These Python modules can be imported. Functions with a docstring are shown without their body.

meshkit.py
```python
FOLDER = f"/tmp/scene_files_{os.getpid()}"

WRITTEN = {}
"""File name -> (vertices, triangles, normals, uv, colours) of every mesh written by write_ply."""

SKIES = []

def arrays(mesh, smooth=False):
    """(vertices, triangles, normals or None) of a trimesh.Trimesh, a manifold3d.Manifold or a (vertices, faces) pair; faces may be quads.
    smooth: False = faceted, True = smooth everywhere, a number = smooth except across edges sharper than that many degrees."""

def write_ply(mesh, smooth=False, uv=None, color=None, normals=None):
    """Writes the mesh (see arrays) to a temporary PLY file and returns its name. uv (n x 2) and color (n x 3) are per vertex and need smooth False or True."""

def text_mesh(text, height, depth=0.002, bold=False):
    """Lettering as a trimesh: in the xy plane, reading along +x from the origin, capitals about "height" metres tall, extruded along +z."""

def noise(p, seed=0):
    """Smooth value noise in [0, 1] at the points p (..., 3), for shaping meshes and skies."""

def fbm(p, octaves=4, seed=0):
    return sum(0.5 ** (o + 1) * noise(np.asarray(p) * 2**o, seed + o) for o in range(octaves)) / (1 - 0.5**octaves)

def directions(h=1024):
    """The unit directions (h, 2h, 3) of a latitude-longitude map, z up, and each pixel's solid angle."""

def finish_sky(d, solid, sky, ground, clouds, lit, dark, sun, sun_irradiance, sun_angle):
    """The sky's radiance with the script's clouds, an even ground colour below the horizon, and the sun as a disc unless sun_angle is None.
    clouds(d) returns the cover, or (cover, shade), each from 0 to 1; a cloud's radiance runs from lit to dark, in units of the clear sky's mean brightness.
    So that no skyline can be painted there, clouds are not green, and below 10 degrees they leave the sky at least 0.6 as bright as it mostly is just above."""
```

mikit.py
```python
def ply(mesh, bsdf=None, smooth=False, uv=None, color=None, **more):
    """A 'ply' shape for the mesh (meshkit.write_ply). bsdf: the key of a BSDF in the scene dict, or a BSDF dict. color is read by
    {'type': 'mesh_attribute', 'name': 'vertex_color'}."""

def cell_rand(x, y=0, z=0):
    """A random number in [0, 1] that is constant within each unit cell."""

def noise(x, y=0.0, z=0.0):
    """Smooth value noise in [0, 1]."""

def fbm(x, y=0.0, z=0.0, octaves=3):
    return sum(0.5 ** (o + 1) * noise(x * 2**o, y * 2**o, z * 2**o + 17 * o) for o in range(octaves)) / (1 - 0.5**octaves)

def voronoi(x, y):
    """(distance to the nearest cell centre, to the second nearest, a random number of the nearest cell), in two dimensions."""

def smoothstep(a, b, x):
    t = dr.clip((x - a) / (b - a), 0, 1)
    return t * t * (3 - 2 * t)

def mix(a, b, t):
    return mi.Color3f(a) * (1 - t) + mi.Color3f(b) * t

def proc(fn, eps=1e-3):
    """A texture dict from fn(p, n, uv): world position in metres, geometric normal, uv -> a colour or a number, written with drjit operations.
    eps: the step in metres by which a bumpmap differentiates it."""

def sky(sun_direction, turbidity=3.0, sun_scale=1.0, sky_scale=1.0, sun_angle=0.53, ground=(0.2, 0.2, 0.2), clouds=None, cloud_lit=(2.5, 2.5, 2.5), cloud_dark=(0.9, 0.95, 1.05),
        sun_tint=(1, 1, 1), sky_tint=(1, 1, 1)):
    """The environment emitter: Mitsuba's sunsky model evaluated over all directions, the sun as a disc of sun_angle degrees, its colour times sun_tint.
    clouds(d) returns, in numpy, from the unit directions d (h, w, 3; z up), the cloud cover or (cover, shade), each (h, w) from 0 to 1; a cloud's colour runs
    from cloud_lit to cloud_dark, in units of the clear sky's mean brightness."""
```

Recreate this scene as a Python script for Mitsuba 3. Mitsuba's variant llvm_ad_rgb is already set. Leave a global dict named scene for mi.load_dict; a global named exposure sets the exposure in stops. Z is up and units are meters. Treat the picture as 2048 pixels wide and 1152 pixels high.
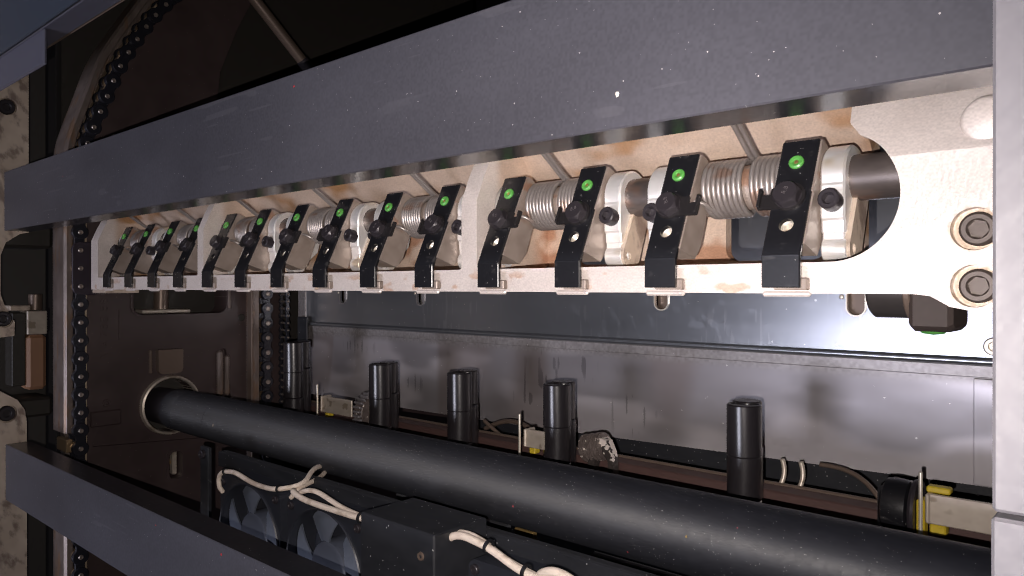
import math
import numpy as np
import trimesh
import manifold3d as m3
from shapely.geometry import Polygon, Point, LineString, box as sbox
from shapely.ops import unary_union
from shapely import affinity
import drjit as dr
import mitsuba as mi
import mikit
import meshkit
from mikit import proc, noise, fbm, voronoi, smoothstep, mix

T = mi.ScalarTransform4f
scene, labels = {}, {}
rng = np.random.default_rng(7)

# ---------------------------------------------------------------- camera, lamps, exposure
# The machine lies along x (left end of the gripper bar at x = -0.84), y runs into the machine, z is up; the origin is at the lens.
TH = math.radians(48.43)
FWD = np.array([-math.cos(TH), math.sin(TH), 0.0])
RGT = np.array([math.sin(TH), math.cos(TH), 0.0])
scene['camera'] = {'type': 'perspective', 'fov': 68.64, 'fov_axis': 'x', 'near_clip': 0.01, 'far_clip': 20.0,
                   'to_world': T().look_at(origin=[0, 0, 0], target=[FWD[0], FWD[1], -0.00133], up=[0, 0, 1])}
exposure = 0.0


def disc_mesh(c, n, r, k=20):
    n = np.array(n, float) / np.linalg.norm(n)
    a = np.cross(n, [0, 0, 1.0]); a /= np.linalg.norm(a); b = np.cross(n, a)
    t = np.arange(k) * 2 * np.pi / k
    v = np.vstack([[c], c + r * (np.cos(t)[:, None] * a + np.sin(t)[:, None] * b)])
    f = np.array([[0, 1 + i, 1 + (i + 1) % k] for i in range(k)])
    m = trimesh.Trimesh(v, f, process=False)
    if m.face_normals[0] @ n < 0:
        m.invert()
    return m


# the flash beside the lens
fl = -0.012 * RGT + np.array([0, 0, -0.014]) - 0.004 * FWD
scene['camera_flash'] = {'type': 'spot', 'cutoff_angle': 50.0, 'beam_width': 18.0, 'intensity': {'type': 'rgb', 'value': [0.80, 0.725, 0.69]},
                         'to_world': T().look_at(origin=fl.tolist(), target=(fl + FWD).tolist(), up=[0, 0, 1])}


def rect_mesh(c, u, v):
    c, u, v = (np.array(q, float) for q in (c, u, v))
    return trimesh.Trimesh(np.array([c - u - v, c + u - v, c + u + v, c - u + v]), np.array([[0, 1, 2], [0, 2, 3]]), process=False)


# the bright low workshop light in front of the machine, seen mirrored in the pegs and the panel
w = rect_mesh([-0.66, -2.0, -0.66], [0.36, 0, 0], [0, 0, 0.52])
if w.face_normals[0][1] < 0:
    w.invert()
scene['workshop_lamp'] = mikit.ply(w, None, emitter={'type': 'area', 'radiance': {'type': 'rgb', 'value': [9.0, 9.0, 10.6]}})
w2 = rect_mesh([-1.4, -2.2, 2.0], [1.6, 0, 0], [0, 0.13, 0.10])
if w2.face_normals[0][2] > 0:
    w2.invert()
scene['ceiling_lamp'] = mikit.ply(w2, None, emitter={'type': 'area', 'radiance': {'type': 'rgb', 'value': [3.0, 3.1, 3.9]}})
labels['ceiling_lamp'] = {'label': 'long cool strip light on the workshop ceiling in front of the machine', 'category': 'lamp'}
labels['workshop_lamp'] = {'label': 'tall cool workshop light in front of the machine', 'category': 'lamp'}

# ---------------------------------------------------------------- materials


def two(d):
    return {'type': 'twosided', 'bsdf': d}


def prin(base, rough, metal=0.0, spec=0.5, **k):
    b = base if isinstance(base, dict) else {'type': 'rgb', 'value': list(base)}
    r = rough
    return {'type': 'principled', 'base_color': b, 'roughness': r, 'metallic': metal, 'specular': spec, **k}


def specks(u, v, s, part, size=0.12):
    d, _, r = voronoi(u * s, v * s)
    return dr.select((r < part) & (d < size * (0.35 + r / part)), mi.Float(1), mi.Float(0))


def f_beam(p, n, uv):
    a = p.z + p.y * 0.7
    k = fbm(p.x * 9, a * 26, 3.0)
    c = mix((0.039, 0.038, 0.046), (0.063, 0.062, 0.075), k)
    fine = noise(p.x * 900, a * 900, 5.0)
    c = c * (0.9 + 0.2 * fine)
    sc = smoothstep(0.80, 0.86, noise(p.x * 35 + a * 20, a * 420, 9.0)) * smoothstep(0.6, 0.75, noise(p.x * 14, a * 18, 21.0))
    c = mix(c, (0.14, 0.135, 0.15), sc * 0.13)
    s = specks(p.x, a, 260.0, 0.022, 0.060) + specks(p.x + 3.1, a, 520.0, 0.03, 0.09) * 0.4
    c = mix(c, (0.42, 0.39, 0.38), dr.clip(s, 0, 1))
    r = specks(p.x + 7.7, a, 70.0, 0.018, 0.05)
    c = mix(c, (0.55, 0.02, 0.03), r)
    return c * dr.select(n.y < -0.5, mi.Float(1), mi.Float(0.35))      # shade painted into every face but the matt dusty front one


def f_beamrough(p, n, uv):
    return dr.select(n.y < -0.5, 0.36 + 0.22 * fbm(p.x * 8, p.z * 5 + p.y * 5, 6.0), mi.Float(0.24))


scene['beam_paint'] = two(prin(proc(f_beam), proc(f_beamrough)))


def f_cast(p, n, uv):
    k = fbm(p.x * 60, p.y * 60, p.z * 60)
    c = mix((0.56, 0.49, 0.45), (0.69, 0.62, 0.575), k)
    st = smoothstep(0.56, 0.74, fbm(p.x * 28 + 4, p.y * 28, p.z * 40)) * smoothstep(0.3025, 0.315, p.y)
    c = mix(c, (0.40, 0.22, 0.09), st * 0.85)
    c = mix(c, c * mi.Color3f(0.86, 0.76, 0.66), smoothstep(0.304, 0.312, p.y))      # oil film inside the bar
    ru = smoothstep(0.52, 0.68, fbm(p.x * 46 + 9, p.y * 50, p.z * 60)) * smoothstep(0.335, 0.350, p.y)
    c = mix(c, (0.30, 0.13, 0.06), ru * 0.75)
    for zc in (0.0195, 0.0003):
        q = dr.sqrt(dr.square(p.x + 0.0508) + dr.square(p.z - zc))
        gr = (1 - smoothstep(0.0070, 0.0092, q + 0.0016 * noise(p.x * 700, p.z * 700, 3.0))) * dr.select(p.y < 0.30, mi.Float(1), mi.Float(0))
        c = mix(c, (0.42, 0.29, 0.17), gr * 0.7)
    tip = smoothstep(0.60, 0.72, fbm(p.x * 120 + 7, p.y * 40, p.z * 160)) * smoothstep(0.012, 0.004, p.z) * dr.select(p.x < -0.09, mi.Float(1), mi.Float(0))
    c = mix(c, (0.45, 0.24, 0.12), tip * 0.55)
    g = noise(p.x * 1500, p.y * 1500, p.z * 1500)
    return c * (0.88 + 0.24 * g)


def f_castbump(p, n, uv):
    return noise(p.x * 1700, p.y * 1700, p.z * 1700) * 0.00005 + noise(p.x * 1900, p.y * 1900, p.z * 330) * 0.00006


scene['cast_alu'] = two({'type': 'bumpmap', 'arbitrary': proc(f_castbump, 4e-4), 'scale': 1.0, 'bsdf': prin(proc(f_cast), 0.42, 0.25, 0.5)})


def f_bright(p, n, uv):
    k = fbm(p.x * 90, p.y * 90, p.z * 90)
    c = mix((0.70, 0.68, 0.66), (0.83, 0.81, 0.79), k)
    st = smoothstep(0.60, 0.75, fbm(p.x * 50 + 2, p.y * 60, p.z * 60))
    return mix(c, (0.50, 0.36, 0.17), st * 0.6)


scene['bright_alu'] = two(prin(proc(f_bright), 0.38, 0.55))


def f_black(p, n, uv):
    k = smoothstep(0.64, 0.85, fbm(p.x * 190, p.y * 300, p.z * 260))
    c = mix((0.009, 0.009, 0.011), (0.040, 0.038, 0.039), k * 0.7)
    s = specks(p.x + p.y * 0.3, p.z, 1100.0, 0.02, 0.2)
    return mix(c, (0.35, 0.33, 0.31), s)


scene['black_steel'] = two(prin(proc(f_black), 0.30, 0.0, 0.55))
scene['black_bolt'] = two(prin((0.035, 0.030, 0.035), 0.38, 0.3))
scene['mark_grey'] = two(prin((0.13, 0.115, 0.12), 0.4, 0.3))
scene['tab_steel'] = two(prin((0.018, 0.016, 0.017), 0.38, 0.2))


def f_block(p, n, uv):
    k = fbm(p.x * 200, p.y * 120, p.z * 120)
    c = mix((0.20, 0.155, 0.13), (0.34, 0.285, 0.25), k)
    ru = smoothstep(0.55, 0.7, fbm(p.x * 70 + 5, p.y * 110, p.z * 110)) * smoothstep(0.030, 0.045, p.z)
    return mix(c, (0.25, 0.125, 0.07), ru * 0.7)


scene['block_steel'] = two(prin(proc(f_block), 0.5, 0.25))


def f_spring(p, n, uv):
    k = fbm(p.x * 160, p.y * 60, p.z * 60)
    c = mix((0.24, 0.205, 0.19), (0.40, 0.365, 0.345), k)
    ru = smoothstep(0.62, 0.74, fbm(p.x * 60 + 11, p.y * 80, p.z * 80))
    return mix(c, (0.24, 0.125, 0.075), ru * 0.6)


scene['spring_steel'] = two(prin(proc(f_spring), 0.36, 0.6))


def f_shaft(p, n, uv):
    k = fbm(p.x * 110, p.y * 110, p.z * 110)
    c = mix((0.055, 0.045, 0.043), (0.15, 0.125, 0.115), k)
    ru = smoothstep(0.6, 0.75, fbm(p.x * 55 + 31, p.y * 90, p.z * 90))
    return mix(c, (0.16, 0.085, 0.055), ru * 0.5)


scene['shaft_steel'] = two(prin(proc(f_shaft), 0.38, 0.5))
scene['green_plastic'] = two(prin((0.085, 0.31, 0.060), 0.35))
scene['pale_metal'] = two(prin((0.72, 0.66, 0.56), 0.35, 0.6))
scene['chain_steel'] = two(prin((0.022, 0.022, 0.030), 0.33, 0.35))
scene['carrier_steel'] = two(prin((0.035, 0.026, 0.036), 0.42, 0.2))
scene['pin_steel'] = two(prin((0.40, 0.34, 0.30), 0.33, 0.7))
scene['oily_steel'] = two(prin((0.34, 0.24, 0.14), 0.25, 0.5))


def f_guide(p, n, uv):
    k = fbm(p.x * 60, p.y * 160, p.z * 45)
    c = mix((0.11, 0.083, 0.072), (0.24, 0.195, 0.175), k)
    ru = smoothstep(0.56, 0.7, fbm(p.x * 200, p.y * 200, p.z * 30 + 3))
    return mix(c, (0.20, 0.12, 0.07), ru * 0.7)


scene['pale_guide'] = two(prin((0.42, 0.33, 0.24), 0.30, 0.4))
scene['guide_steel'] = two(prin(proc(f_guide), 0.40, 0.35))


def f_frame(p, n, uv):
    k = fbm(p.y * 40, p.z * 40, p.x * 40)
    c = mix((0.036, 0.023, 0.023), (0.066, 0.045, 0.044), k)
    return mix(c, (0.10, 0.075, 0.065), specks(p.y, p.z, 300.0, 0.05, 0.12))


scene['frame_paint'] = two(prin(proc(f_frame), 0.45))
scene['recess_paint'] = two(prin((0.030, 0.026, 0.022), 0.55))


def f_plate(p, n, uv):
    k = fbm(p.y * 70, p.z * 70, p.x * 70)
    c = mix((0.44, 0.345, 0.265), (0.66, 0.56, 0.46), k)
    d = smoothstep(0.45, 0.80, fbm(p.y * 160 + p.z * 60, p.z * 90 - p.y * 40, 1.0, octaves=5))
    return mix(c, (0.15, 0.10, 0.085), d * 0.75)


scene['plate_metal'] = two(prin(proc(f_plate), 0.5, 0.2))


def f_roller(p, n, uv):
    c = mix((0.010, 0.0105, 0.014), (0.019, 0.020, 0.026), fbm(p.x * 50, p.y * 160, p.z * 160))
    a = dr.atan2(p.z + 0.1435, p.y - 0.3986) * 0.024
    s = specks(p.x, a, 330.0, 0.045, 0.065) + 0.5 * specks(p.x + 5, a, 700.0, 0.06, 0.12)
    c = mix(c, (0.55, 0.52, 0.50), dr.clip(s, 0, 1))
    return mix(c, (0.5, 0.05, 0.07), specks(p.x + 9, a, 75.0, 0.02, 0.05))


def f_rollerrough(p, n, uv):
    a = dr.atan2(p.z + 0.1435, p.y - 0.3986)
    return mi.Float(0.62 + 0.12 * noise(p.x * 420, a * 9, 2.0) - 0.04 * noise(p.x * 1800, 1.0, 2.0))


scene['roller_rubber'] = two({k: v for k, v in prin(proc(f_roller), proc(f_rollerrough), 0.0, 1.0, anisotropic=0.75, eta=1.95).items() if k != 'specular'})
scene['peg_steel'] = two(prin((0.016, 0.014, 0.016), 0.25, 0.0, 0.9))


def f_panel(p, n, uv):
    k = fbm(p.x * 12, p.z * 60, 2.0)
    c = mix((0.37, 0.39, 0.425), (0.44, 0.455, 0.49), k)
    v = smoothstep(0.78, 0.86, noise(p.x * 500, p.z * 45, 3.0)) * smoothstep(0.45, 0.7, noise(p.x * 20, p.z * 30, 7.0))
    c = mix(c, (0.70, 0.70, 0.72), v * 0.25)
    return mix(c, (0.85, 0.84, 0.84), specks(p.x, p.z, 130.0, 0.05, 0.08))


def f_panelrough(p, n, uv):
    v = smoothstep(0.72, 0.86, noise(p.x * 260 + p.z * 120, p.z * 160, 3.0))
    return mi.Float(0.22 + 0.04 * fbm(p.x * 16, p.z * 40, 4.0) + 0.03 * v)


scene['shiny_steel'] = two(prin(proc(f_panel), proc(f_panelrough), 0.88))


def f_sheet(p, n, uv):
    k = fbm(p.x * 10, p.z * 42, 5.0)
    c = mix((0.40, 0.375, 0.40), (0.60, 0.57, 0.595), k)
    pt = smoothstep(0.46, 0.62, fbm(p.x * 7 + 3, p.z * 24, 11.0))
    c = c * (0.60 + 0.50 * pt)
    bn = smoothstep(0.60, 0.72, noise(p.x * 26 + 2.3, p.z * 3, 4.0))
    c = mix(c, (0.20, 0.15, 0.13), bn * 0.45)
    v = smoothstep(0.70, 0.80, noise(p.x * 330, p.z * 55, 3.0)) * smoothstep(0.66, 0.85, noise(p.x * 17, p.z * 28, 17.0))
    c = mix(c, (0.04, 0.035, 0.04), v * 0.45)
    ed = smoothstep(-0.066, -0.058, p.z)
    c = mix(c, mix((0.22, 0.20, 0.19), (0.36, 0.34, 0.33), noise(p.x * 500, p.z * 500, 1.0)), ed * 0.7)
    return mix(c, (0.75, 0.73, 0.72), specks(p.x, p.z, 150.0, 0.05, 0.08))


def f_sheetrough(p, n, uv):
    return mi.Float(0.30 + 0.16 * fbm(p.x * 18, p.z * 60, 4.0))


scene['dull_sheet'] = two(prin(proc(f_sheet), proc(f_sheetrough), 0.5))


def f_housebump(p, n, uv):
    return fbm(p.x * 330, p.y * 330, p.z * 230) * 0.0003


scene['housing_paint'] = two({'type': 'bumpmap', 'arbitrary': proc(f_housebump, 4e-4), 'scale': 1.0, 'bsdf': prin((0.165, 0.158, 0.172), 0.5)})
scene['fan_plastic'] = two(prin((0.022, 0.024, 0.032), 0.42))
scene['hub_plastic'] = two(prin((0.065, 0.073, 0.096), 0.42))
scene['blade_plastic'] = two(prin((0.125, 0.142, 0.180), 0.45))
def f_cable(p, n, uv):
    k = fbm(p.x * 130, p.y * 90, p.z * 130)
    return mix((0.76, 0.65, 0.55), (0.46, 0.36, 0.28), smoothstep(0.48, 0.72, k) * 0.7)


scene['cable_sheath'] = two(prin(proc(f_cable), 0.45))
scene['tie_plastic'] = two(prin((0.012, 0.012, 0.014), 0.4))


def f_darkmetal(p, n, uv):
    c = mix((0.012, 0.013, 0.016), (0.026, 0.027, 0.032), fbm(p.x * 40, p.y * 90, p.z * 90))
    return mix(c, (0.35, 0.34, 0.34), specks(p.x, p.z + p.y, 330.0, 0.08, 0.12))


scene['dark_metal'] = two(prin(proc(f_darkmetal), 0.42))
scene['rust_rail'] = two(prin((0.085, 0.048, 0.043), 0.5, 0.2))
scene['hood_paint'] = two(prin((0.045, 0.056, 0.078), 0.35))
scene['tab_paint'] = two(prin((0.13, 0.13, 0.17), 0.35, 0.3))
scene['screw_brown'] = two(prin((0.085, 0.066, 0.056), 0.42, 0.35))
scene['bush_steel'] = two(prin((0.10, 0.088, 0.085), 0.34, 0.7))
scene['rough_brown'] = two(prin((0.042, 0.030, 0.026), 0.7))
scene['brown_steel'] = two(prin((0.17, 0.125, 0.10), 0.40, 0.4))


def f_strap(p, n, uv):
    c = mix((0.50, 0.43, 0.36), (0.62, 0.55, 0.47), fbm(p.x * 200, p.y * 200, p.z * 200))
    st = smoothstep(0.62, 0.70, fbm(p.x * 90 + 3, p.y * 90, p.z * 90))
    return mix(c, (0.25, 0.19, 0.13), st * 0.7)


scene['strap_metal'] = two(prin(proc(f_strap), 0.42, 0.5))
scene['yellow_plastic'] = two(prin((0.50, 0.37, 0.025), 0.45))
scene['brass'] = two(prin((0.62, 0.42, 0.16), 0.3, 0.8))
scene['orange_brown'] = two(prin((0.32, 0.17, 0.10), 0.5))
scene['flake_white'] = two(prin((0.72, 0.66, 0.58), 0.6))
scene['interior_paint'] = two(prin((0.012, 0.010, 0.010), 0.6))
scene['back_blue'] = two(prin((0.04, 0.05, 0.07), 0.3, 0.2))


def f_worn(p, n, uv):
    k = fbm(p.x * 260, p.y * 260, p.z * 260)
    c = mix((0.06, 0.045, 0.04), (0.17, 0.14, 0.13), k)
    return mix(c, (0.62, 0.55, 0.50), smoothstep(0.66, 0.72, fbm(p.x * 330 + 3, p.y * 330, p.z * 330)))


def f_flaking(p, n, uv):
    k = smoothstep(0.47, 0.53, fbm(p.x * 240, p.y * 240, p.z * 240) + (p.z + 0.127) * 22)
    return mix((0.030, 0.024, 0.022), (0.60, 0.54, 0.50), k)


scene['flaking'] = two(prin(proc(f_flaking), 0.55))
scene['worn_metal'] = two(prin(proc(f_worn), 0.45, 0.2))

# ---------------------------------------------------------------- mesh helpers
cat = trimesh.util.concatenate


def man(mesh):
    return m3.Manifold(m3.Mesh(np.asarray(mesh.vertices, np.float32), np.asarray(mesh.faces, np.uint32)))


def tri(m):
    if isinstance(m, m3.Manifold):
        q = m.to_mesh()
        return trimesh.Trimesh(q.vert_properties[:, :3], q.tri_verts, process=False)
    return m


def cbox(x0, x1, y0, y1, z0, z1, c=0.0006):
    """A box with chamfered edges."""
    lo, hi = np.array([x0, y0, z0]), np.array([x1, y1, z1])
    c = min(c, 0.45 * float((hi - lo).min()))
    pts = []
    for k in range(3):
        for s in np.ndindex(2, 2, 2):
            q = [lo[i] + c if s[i] == 0 else hi[i] - c for i in range(3)]
            q[k] = lo[k] if s[k] == 0 else hi[k]
            pts.append(q)
    return m3.Manifold.hull_points(np.array(pts))


def _extrude(poly, h):
    if poly.geom_type != 'Polygon':
        return cat([_extrude(g, h) for g in poly.geoms])
    return trimesh.creation.extrude_polygon(poly, h, engine='earcut')


def prism_x(poly, x0, x1):
    """Polygon in (y, z) swept from x0 to x1."""
    m = _extrude(poly, x1 - x0)
    v = m.vertices
    m = trimesh.Trimesh(np.c_[v[:, 2] + x0, v[:, 0], v[:, 1]], m.faces, process=True)
    m.fix_normals()
    return m


def prism_y(poly, y0, y1):
    """Polygon in (x, z) swept from y0 to y1."""
    m = _extrude(poly, y1 - y0)
    v = m.vertices
    m = trimesh.Trimesh(np.c_[v[:, 0], v[:, 2] + y0, v[:, 1]], m.faces[:, ::-1], process=True)
    m.fix_normals()
    return m


def bev_x(poly, x0, x1, c=0.0005):
    """prism_x whose two end faces have chamfered edges."""
    inner = poly.buffer(-c, join_style=2)
    return cat([prism_x(poly, x0 + c, x1 - c), taper(poly, inner, x1 - c, x1), taper(poly, inner, x0 + c, x0)])


def taper(a, b, x0, x1):
    """A skirt between outlines a (at x0) and b (at x1) in (y, z), closed at x1; both outlines convex enough to pair by arc length."""
    n = 96
    ra, rb = a.exterior, b.exterior
    ta = np.array([ra.interpolate(t, normalized=True).coords[0] for t in np.linspace(0, 1, n, endpoint=False)])
    tb = np.array([rb.interpolate(rb.project(Point(p))).coords[0] for p in ta])
    v = np.vstack([np.c_[np.full(n, x0), ta], np.c_[np.full(n, x1), tb]])
    f = []
    for i in range(n):
        j = (i + 1) % n
        f += [[i, j, n + j], [i, n + j, n + i]]
    m = trimesh.Trimesh(v, np.array(f), process=False)
    return cat([m, prism_x(b, min(x0, x1) + 0.00001, max(x0, x1) - 0.00001) if False else cap(b, x1)])


def cap(poly, x):
    v, f = trimesh.creation.triangulate_polygon(poly, engine='earcut')
    return trimesh.Trimesh(np.c_[np.full(len(v), x), v], f, process=False)


def cyl(p0, p1, r, k=32, c=0.0, r1=None):
    """A cylinder (or cone) from p0 to p1 with chamfered rims."""
    p0, p1 = np.array(p0, float), np.array(p1, float)
    L = np.linalg.norm(p1 - p0)
    r1 = r if r1 is None else r1
    prof = [[0, 0], [r - c, 0], [r, c], [r1, L - c], [r1 - c, L], [0, L]] if c else [[0, 0], [r, 0], [r1, L], [0, L]]
    return lathe(prof, p0, p1 - p0, k)


def lathe(prof, origin, axis, k=32):
    """Revolve (radius, height) points round the axis through origin."""
    prof = np.array(prof, float)
    axis = np.array(axis, float) / np.linalg.norm(axis)
    a = np.cross(axis, [0, 0, 1.0] if abs(axis[2]) < 0.9 else [1.0, 0, 0]); a /= np.linalg.norm(a)
    b = np.cross(axis, a)
    t = np.arange(k) * 2 * np.pi / k
    ring = np.cos(t)[:, None] * a + np.sin(t)[:, None] * b
    v = np.vstack([np.array(origin) + r * ring + h * axis for r, h in prof])
    f = []
    for i in range(len(prof) - 1):
        for j in range(k):
            q = (j + 1) % k
            A, B, C, D = i * k + j, i * k + q, (i + 1) * k + q, (i + 1) * k + j
            if prof[i][0] > 1e-9:
                f.append([A, B, C])
            if prof[i + 1][0] > 1e-9:
                f.append([A, C, D])
    m = trimesh.Trimesh(v, np.array(f), process=True)
    if m.is_watertight and m.volume < 0:
        m.invert()
    return m


def tube(pts, r, k=10, closed_ends=True):
    """A round wire along the points."""
    pts = np.array(pts, float)
    n = len(pts)
    t = np.gradient(pts, axis=0)
    t /= np.linalg.norm(t, axis=1, keepdims=True)
    a = np.cross(t[0], [0.31, 0.52, 0.79]); a /= np.linalg.norm(a)
    ang = np.arange(k) * 2 * np.pi / k
    v = []
    for i in range(n):
        a = a - t[i] * (a @ t[i]); a /= np.linalg.norm(a)
        b = np.cross(t[i], a)
        rr = r[i] if np.ndim(r) else r
        v.append(pts[i] + rr * (np.cos(ang)[:, None] * a + np.sin(ang)[:, None] * b))
    v = np.vstack(v + [pts[:1], pts[-1:]])
    f = []
    for i in range(n - 1):
        for j in range(k):
            q = (j + 1) % k
            A, B, C, D = i * k + j, i * k + q, (i + 1) * k + q, (i + 1) * k + j
            f += [[A, B, C], [A, C, D]]
    if closed_ends:
        for j in range(k):
            q = (j + 1) % k
            f += [[n * k, q, j], [n * k + 1, (n - 1) * k + j, (n - 1) * k + q]]
    return trimesh.Trimesh(v, np.array(f), process=False)


def spline(pts, n=40):
    from scipy.interpolate import CubicSpline
    pts = np.array(pts, float)
    s = np.r_[0, np.cumsum(np.linalg.norm(np.diff(pts, axis=0), axis=1))]
    return CubicSpline(s, pts)(np.linspace(0, s[-1], n))


def rrect(x0, x1, y0, y1, r):
    return sbox(x0 + r, y0 + r, x1 - r, y1 - r).buffer(r, quad_segs=6)


def moved(mesh, M):
    m = mesh.copy()
    m.apply_transform(M)
    return m


def numbered(key):
    if key not in scene and key not in labels and not any(k.startswith(key + '__') for k in scene):
        return key
    i = 1
    while True:
        k = f'{key}_{i:03d}'
        if k not in scene and k not in labels and not any(q.startswith(k + '__') for q in scene):
            return k
        i += 1


def thing(name, label, category, group=None, kind=None):
    key = numbered(name)
    labels[key] = {'label': label, 'category': category}
    if group:
        labels[key]['group'] = group
    if kind:
        labels[key]['kind'] = kind
    return key


def part(parent, name, mesh, bsdf, smooth=35, label=None):
    key = numbered(f'{parent}__{name}')
    scene[key] = mikit.ply(tri(mesh), bsdf, smooth=smooth)
    if label:
        labels[key] = {'label': label}
    return key


def solo(name, mesh, bsdf, label, category, smooth=35, group=None, kind=None):
    key = numbered(name)
    scene[key] = mikit.ply(tri(mesh), bsdf, smooth=smooth)
    labels[key] = {'label': label, 'category': category}
    if group:
        labels[key]['group'] = group
    if kind:
        labels[key]['kind'] = kind
    return key


def hex_head(c, axis, af, h, rot=0.0, wave=0.0008):
    """A hexagon bolt head with a chamfered top and a washer face; c is the centre of its underside."""
    axis = np.array(axis, float) / np.linalg.norm(axis)
    R = af / math.sqrt(3)
    hexa = trimesh.creation.cylinder(R, h, sections=6)
    hexa.apply_translation([0, 0, h / 2])
    cone = cyl([0, 0, -0.001], [0, 0, h], R * 1.35, 48, 0.0, r1=af * 0.47)
    m = man(hexa) ^ man(cone)
    m = m + man(cyl([0, 0, -0.0006], [0, 0, 0.0002], af * 0.56, 32))
    m = tri(m)
    m.apply_transform(trimesh.transformations.rotation_matrix(rot, [0, 0, 1]))
    m.apply_transform(trimesh.geometry.align_vectors([0, 0, 1], axis))
    m.apply_translation(c)
    return m


def cap_screw(c, axis, r, h, sock, rot=0.0):
    """A socket cap screw head: knurled-round head with a hexagonal socket; c is the middle of its underside."""
    head = man(lathe([[0, 0], [r, 0], [r, h - r * 0.14], [r * 0.86, h], [0, h]], [0, 0, 0], [0, 0, 1], 40))
    hx = trimesh.creation.cylinder(sock / math.sqrt(3), h * 1.2, sections=6)
    hx.apply_translation([0, 0, h * 0.6 + h * 0.42])
    cone = cyl([0, 0, h - sock * 0.14], [0, 0, h + 0.0004], sock * 0.5, 32, 0.0, r1=sock * 0.66)
    m = tri(head - man(hx) - man(cone))
    m.apply_transform(trimesh.transformations.rotation_matrix(rot, [0, 0, 1]))
    m.apply_transform(trimesh.geometry.align_vectors([0, 0, 1], np.array(axis, float) / np.linalg.norm(axis)))
    m.apply_translation(c)
    return m


# ---------------------------------------------------------------- the inside of the machine (setting)
solo('back_wall', cbox(-1.30, 0.9, 0.98, 1.0, -0.8, 1.1, 0.001), 'interior_paint', 'dark painted wall at the back of the machine interior', 'wall', kind='structure')
solo('floor', cbox(-1.30, 0.9, 0.60, 0.98, -0.62, -0.60, 0.001), 'interior_paint', 'dark floor of the machine interior', 'floor', kind='structure')
solo('ceiling', cbox(-1.30, 0.9, 0.26, 0.98, 0.62, 0.64, 0.001), 'interior_paint', 'dark ceiling of the machine interior', 'ceiling', kind='structure')
solo('side_wall', cbox(-1.32, -1.30, -0.2, 1.0, -0.8, 1.1, 0.001), 'interior_paint', 'dark wall beyond the left side frames', 'wall', kind='structure')

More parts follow.
